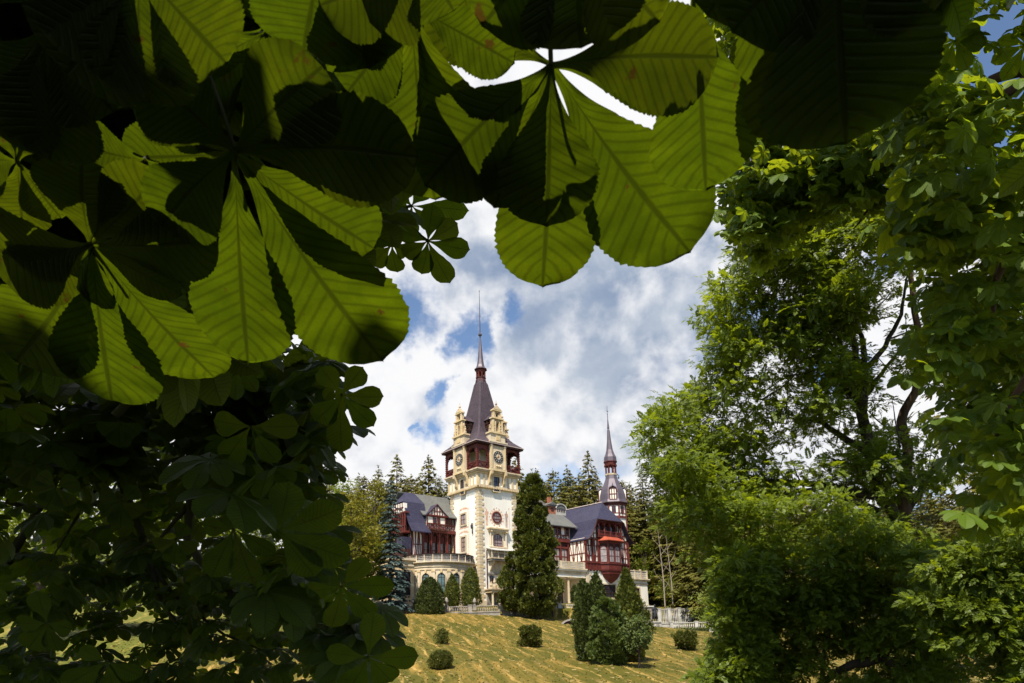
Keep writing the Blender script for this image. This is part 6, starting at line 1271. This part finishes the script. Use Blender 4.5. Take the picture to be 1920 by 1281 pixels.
L((270, 300), .845, [(180, 420, 120, 0), (110, 260, 120, 0), (400, 380, 130, .02), (330, 480, 110, .02)], seed=16, dark=True)
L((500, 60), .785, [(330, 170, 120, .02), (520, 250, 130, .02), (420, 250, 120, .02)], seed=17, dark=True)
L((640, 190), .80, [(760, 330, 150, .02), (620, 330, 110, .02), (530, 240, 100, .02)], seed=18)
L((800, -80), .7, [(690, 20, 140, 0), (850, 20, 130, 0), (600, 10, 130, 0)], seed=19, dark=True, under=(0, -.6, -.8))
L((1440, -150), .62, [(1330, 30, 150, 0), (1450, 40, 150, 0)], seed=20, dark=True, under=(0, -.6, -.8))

ms = empty('chestnut_tree', atD(600, 400, 3.4), 'small chestnut sprig with dark star shaped leaves at the left edge of the sky', 'tree')
SO = np.array(ms.location); KS = dict(parent=ms, org=SO, rows=12, mat='chestnut_far')
mb = MB(lambda x, y, z: (x-SO[0], y-SO[1], z-SO[2])); limb(mb, [(560, 380), (680, 420), (740, 400), (790, 440)], 3.3, [.012, .008, .006, .003], 6); mb.build('branch', 'twig', ms)
L((802, 452), 3.1, [(880, 470, 40, 0), (843, 532, 42, 0), (790, 515, 38, 0), (858, 420, 40, .01), (755, 480, 34, 0), (812, 385, 40, 0), (745, 430, 34, 0)], petiole=(770, 430), seed=31, **KS)
L((772, 386), 3.3, [(878, 398, 36, 0), (800, 345, 34, 0), (735, 350, 40, 0), (705, 400, 42, 0), (760, 440, 36, 0), (815, 430, 30, 0)], petiole=(720, 400), seed=32, **KS)
L((735, 460), 3.2, [(700, 500, 36, 0), (745, 512, 34, 0), (765, 475, 30, 0), (705, 430, 34, 0)], petiole=(700, 430), seed=33, **KS)
L((715, 420), 3.5, [(760, 380, 40, 0), (690, 470, 40, 0), (750, 440, 40, 0), (680, 380, 40, 0)], petiole=(690, 400), seed=34, **KS)
# larger dark leaves over the lower left tree
KB = dict(parent=cl, org=LO_, rows=12, mat='chestnut_far', under=(.1, -.75, -.65))
L((438, 992), 2.5, [(395, 1085, 50, 0), (475, 1098, 53, 0), (515, 1040, 38, .01), (380, 985, 40, 0), (445, 930, 32, 0)], seed=41, **KB)
L((520, 995), 2.3, [(640, 955, 67, 0), (655, 1050, 72, 0), (540, 905, 61, 0), (590, 1085, 61, 0)], seed=42, **KB)
L((690, 1232), 2.2, [(784, 1232, 56, 0), (735, 1281, 53, 0), (650, 1300, 53, 0), (700, 1150, 45, 0), (610, 1225, 48, 0)], seed=43, **KB)
L((88, 1168), 2.9, [(50, 1220, 40, 0), (108, 1222, 34, 0), (135, 1180, 35, 0), (30, 1170, 35, 0), (70, 1110, 35, 0)], seed=44, **KB)
L((640, 740), 2.6, [(718, 745, 43, 0), (700, 800, 42, 0), (640, 850, 48, 0), (590, 790, 48, 0), (600, 690, 43, 0), (680, 690, 40, 0)], seed=45, **KB)
L((470, 800), 2.5, [(520, 870, 40, 0), (490, 815, 24, 0), (420, 870, 48, 0), (400, 790, 48, 0), (560, 800, 48, 0)], seed=46, **KB)
L((640, 1100), 2.6, [(740, 1100, 48, 0), (700, 1160, 45, 0), (620, 1180, 45, 0), (570, 1110, 40, 0), (690, 1050, 40, 0)], seed=47, **KB)
L((200, 1240), 2.6, [(120, 1290, 45, 0), (210, 1320, 40, 0), (265, 1270, 40, 0), (150, 1215, 35, 0)], seed=48, **KB)
KG = dict(KB, rows=14)
L((62, 870), 3.3, [(20, 905, 34, 0), (62, 920, 36, 0), (98, 892, 34, 0), (20, 860, 30, 0), (85, 850, 28, 0)], seed=51, **KG)
L((105, 912), 3.1, [(60, 925, 40, 0), (85, 955, 40, 0), (130, 950, 38, 0), (148, 905, 34, 0), (70, 890, 34, 0)], seed=52, **KG)
L((228, 940), 3.2, [(190, 965, 38, 0), (225, 995, 40, 0), (265, 965, 38, 0), (185, 925, 34, 0), (258, 915, 30, 0)], seed=53, **KG)
L((478, 818), 3.0, [(440, 845, 42, 0), (475, 870, 44, 0), (515, 850, 42, 0), (520, 810, 36, 0)], seed=54, **KG)
L((225, 790), 3.2, [(190, 815, 36, 0), (222, 840, 38, 0), (260, 815, 36, 0)], seed=55, **KG)
L((330, 1010), 3.2, [(292, 1030, 36, 0), (325, 1060, 38, 0), (365, 1035, 36, 0), (350, 985, 30, 0)], seed=56, **KG)
# ------------------------------------------------------------------ leaves added overhead (outside the frame), placed sunward to shade the near leaves
r = RS(99)
dark_px = [(850, 250), (940, 270), (1025, 320), (1010, 240), (1200, 110), (1280, 120), (1120, 100), (900, 90), (530, 190), (640, 260), (720, 280), (560, 240), (300, 440), (250, 330), (60, 480), (20, 430), (150, 380), (80, 340), (560, 400), (620, 420), (600, 470), (1560, 100), (1500, 150), (1620, 150), (1600, 220), (1000, 30), (1150, 30), (1380, 30), (900, 20), (120, 100), (250, 80), (50, 200), (200, 160), (330, 120), (420, 60), (40, 40), (1500, 20), (30, 600), (660, 60), (690, 110), (440, 380), (460, 330), (270, 560)]
bright_px = [(1180, 300), (1250, 400), (1150, 220), (1020, 490), (800, 200), (790, 120), (760, 260), (870, 340), (900, 370), (850, 60), (930, 80), (1320, 260), (1290, 200), (1340, 130), (1400, 130), (1440, 200), (620, 100), (560, 60), (650, 130), (700, 120), (465, 520), (465, 620), (420, 560), (680, 560), (700, 620), (640, 600), (640, 400), (610, 360), (205, 620), (190, 700), (330, 620), (370, 680), (310, 590), (200, 540), (740, 350), (560, 90), (760, 60), (1300, 320), (1240, 280), (430, 480), (300, 400)]
def hidden(P):
    q = proj(P); return (q[:, 2] < .02) | (q[:, 1] < -60) | (q[:, 0] < -80) | (q[:, 0] > 2000)
drk_g = np.array([atD(x, y, .56) for x, y in ((1560, 60), (1500, 120), (1620, 120), (1560, 150), (1600, 200), (1540, 210), (1660, 60), (1470, 40), (1640, 190), (1580, 240))]); brt = np.array([atD(x, y, .82) for x, y in bright_px]); brt = np.concatenate([brt, np.array(litpts)]); drk = np.concatenate([np.array([atD(x, y, .76) for x, y in dark_px]), drk_g, drk_g, drk_g])
cand = []; 
for b in drk:
    for k in range(60):
        t_ = .45+1.5*r.rand(); c = b+Sdir*t_+r.randn(3)*.025; cand.append(c)
cand = np.array(cand); cand = cand[hidden(cand)]; cand = cand[clearance(cand, brt) > .078]
idx = r.permutation(len(cand))[:1150]; P1 = cand[idx];
a = r.rand(len(P1))*6.28; D = np.stack([np.cos(a), np.sin(a), .1*r.randn(len(P1))], -1); Nn = unit(np.tile(Sdir, (len(P1), 1))+.2*r.randn(len(P1), 3))
T_one = (np.array([(0, 0, 0), (.3, .2, 0), (.3, -.2, 0), (.7, .27, 0), (.7, -.27, 0), (1, 0, 0)])-[.5, 0, 0], np.array([(0, 2, 1, 1), (1, 2, 4, 3), (3, 4, 5, 5)]), np.array([(.5, 0), (1, .3), (0, .3), (0, .3), (0, .3), (1, .3), (1, .7), (0, .7), (0, .7), (1, .7), (.5, 1), (.5, 1)]))
T_one = (T_one[0], np.array([(0, 2, 4, 5), (0, 5, 3, 1)]), np.array([(.5, 0), (1, .3), (1, .7), (.5, 1), (.5, 0), (.5, 1), (0, .7), (0, .3)]))
spray_mesh('crown', T_one, P1-NO, D, Nn, .12*(.7+.5*r.rand(len(P1))), 'chestnut_far', near, 5)
# wider unseen crown added to block sky light, cleared along rays to lit leaves
n = 40000; P = np.stack([-6+7.6*r.rand(n), -5+8*r.rand(n), .9+6.5*r.rand(n)**.8], -1)
P = P[hidden(P)]; P = P[np.linalg.norm(P, axis=1) > .9]; P = P[clearance(P, brt) > .26]
el = P[:, 2]/np.hypot(P[:, 0], P[:, 1]); P = P[:9500]
a = r.rand(len(P))*6.28; D = np.stack([np.cos(a), np.sin(a), -.2+.3*r.randn(len(P))], -1); Nn = np.stack([.3*r.randn(len(P)), .3*r.randn(len(P)), np.ones(len(P))], -1)
spray_mesh('crown', T_ch3, P-NO, D, Nn, .2*(.7+.5*r.rand(len(P))), 'chestnut_far', near, 6)
# unseen leaves added sunward of the lower left tree to shade it
allp = np.concatenate([PL1, PL2]); sel = allp[r.randint(0, len(allp), 5200)]; Q = sel+Sdir*(.5+3.5*r.rand(len(sel)))[:, None]+.15*r.randn(len(sel), 3)
Q = Q[hidden(Q)]; Q = Q[clearance(Q, brt) > .26]; gl = np.array([atD(x, y, 3.2) for x, y in ((60, 890), (30, 880), (90, 930), (120, 940), (228, 965), (478, 845), (225, 815), (330, 1030), (250, 950), (640, 760), (560, 1040), (650, 800))]); Q = Q[clearance(Q, gl) > .42]; Q = Q[:450]; a = r.rand(len(Q))*6.28; D = np.stack([np.cos(a), np.sin(a), -.2+.3*r.randn(len(Q))], -1); Nn = np.stack([.3*r.randn(len(Q)), .3*r.randn(len(Q)), np.ones(len(Q))], -1)
spray_mesh('crown', T_ch3, Q-LO_, D, Nn, .2*(.7+.5*r.rand(len(Q))), 'chestnut_far', cl, 7)
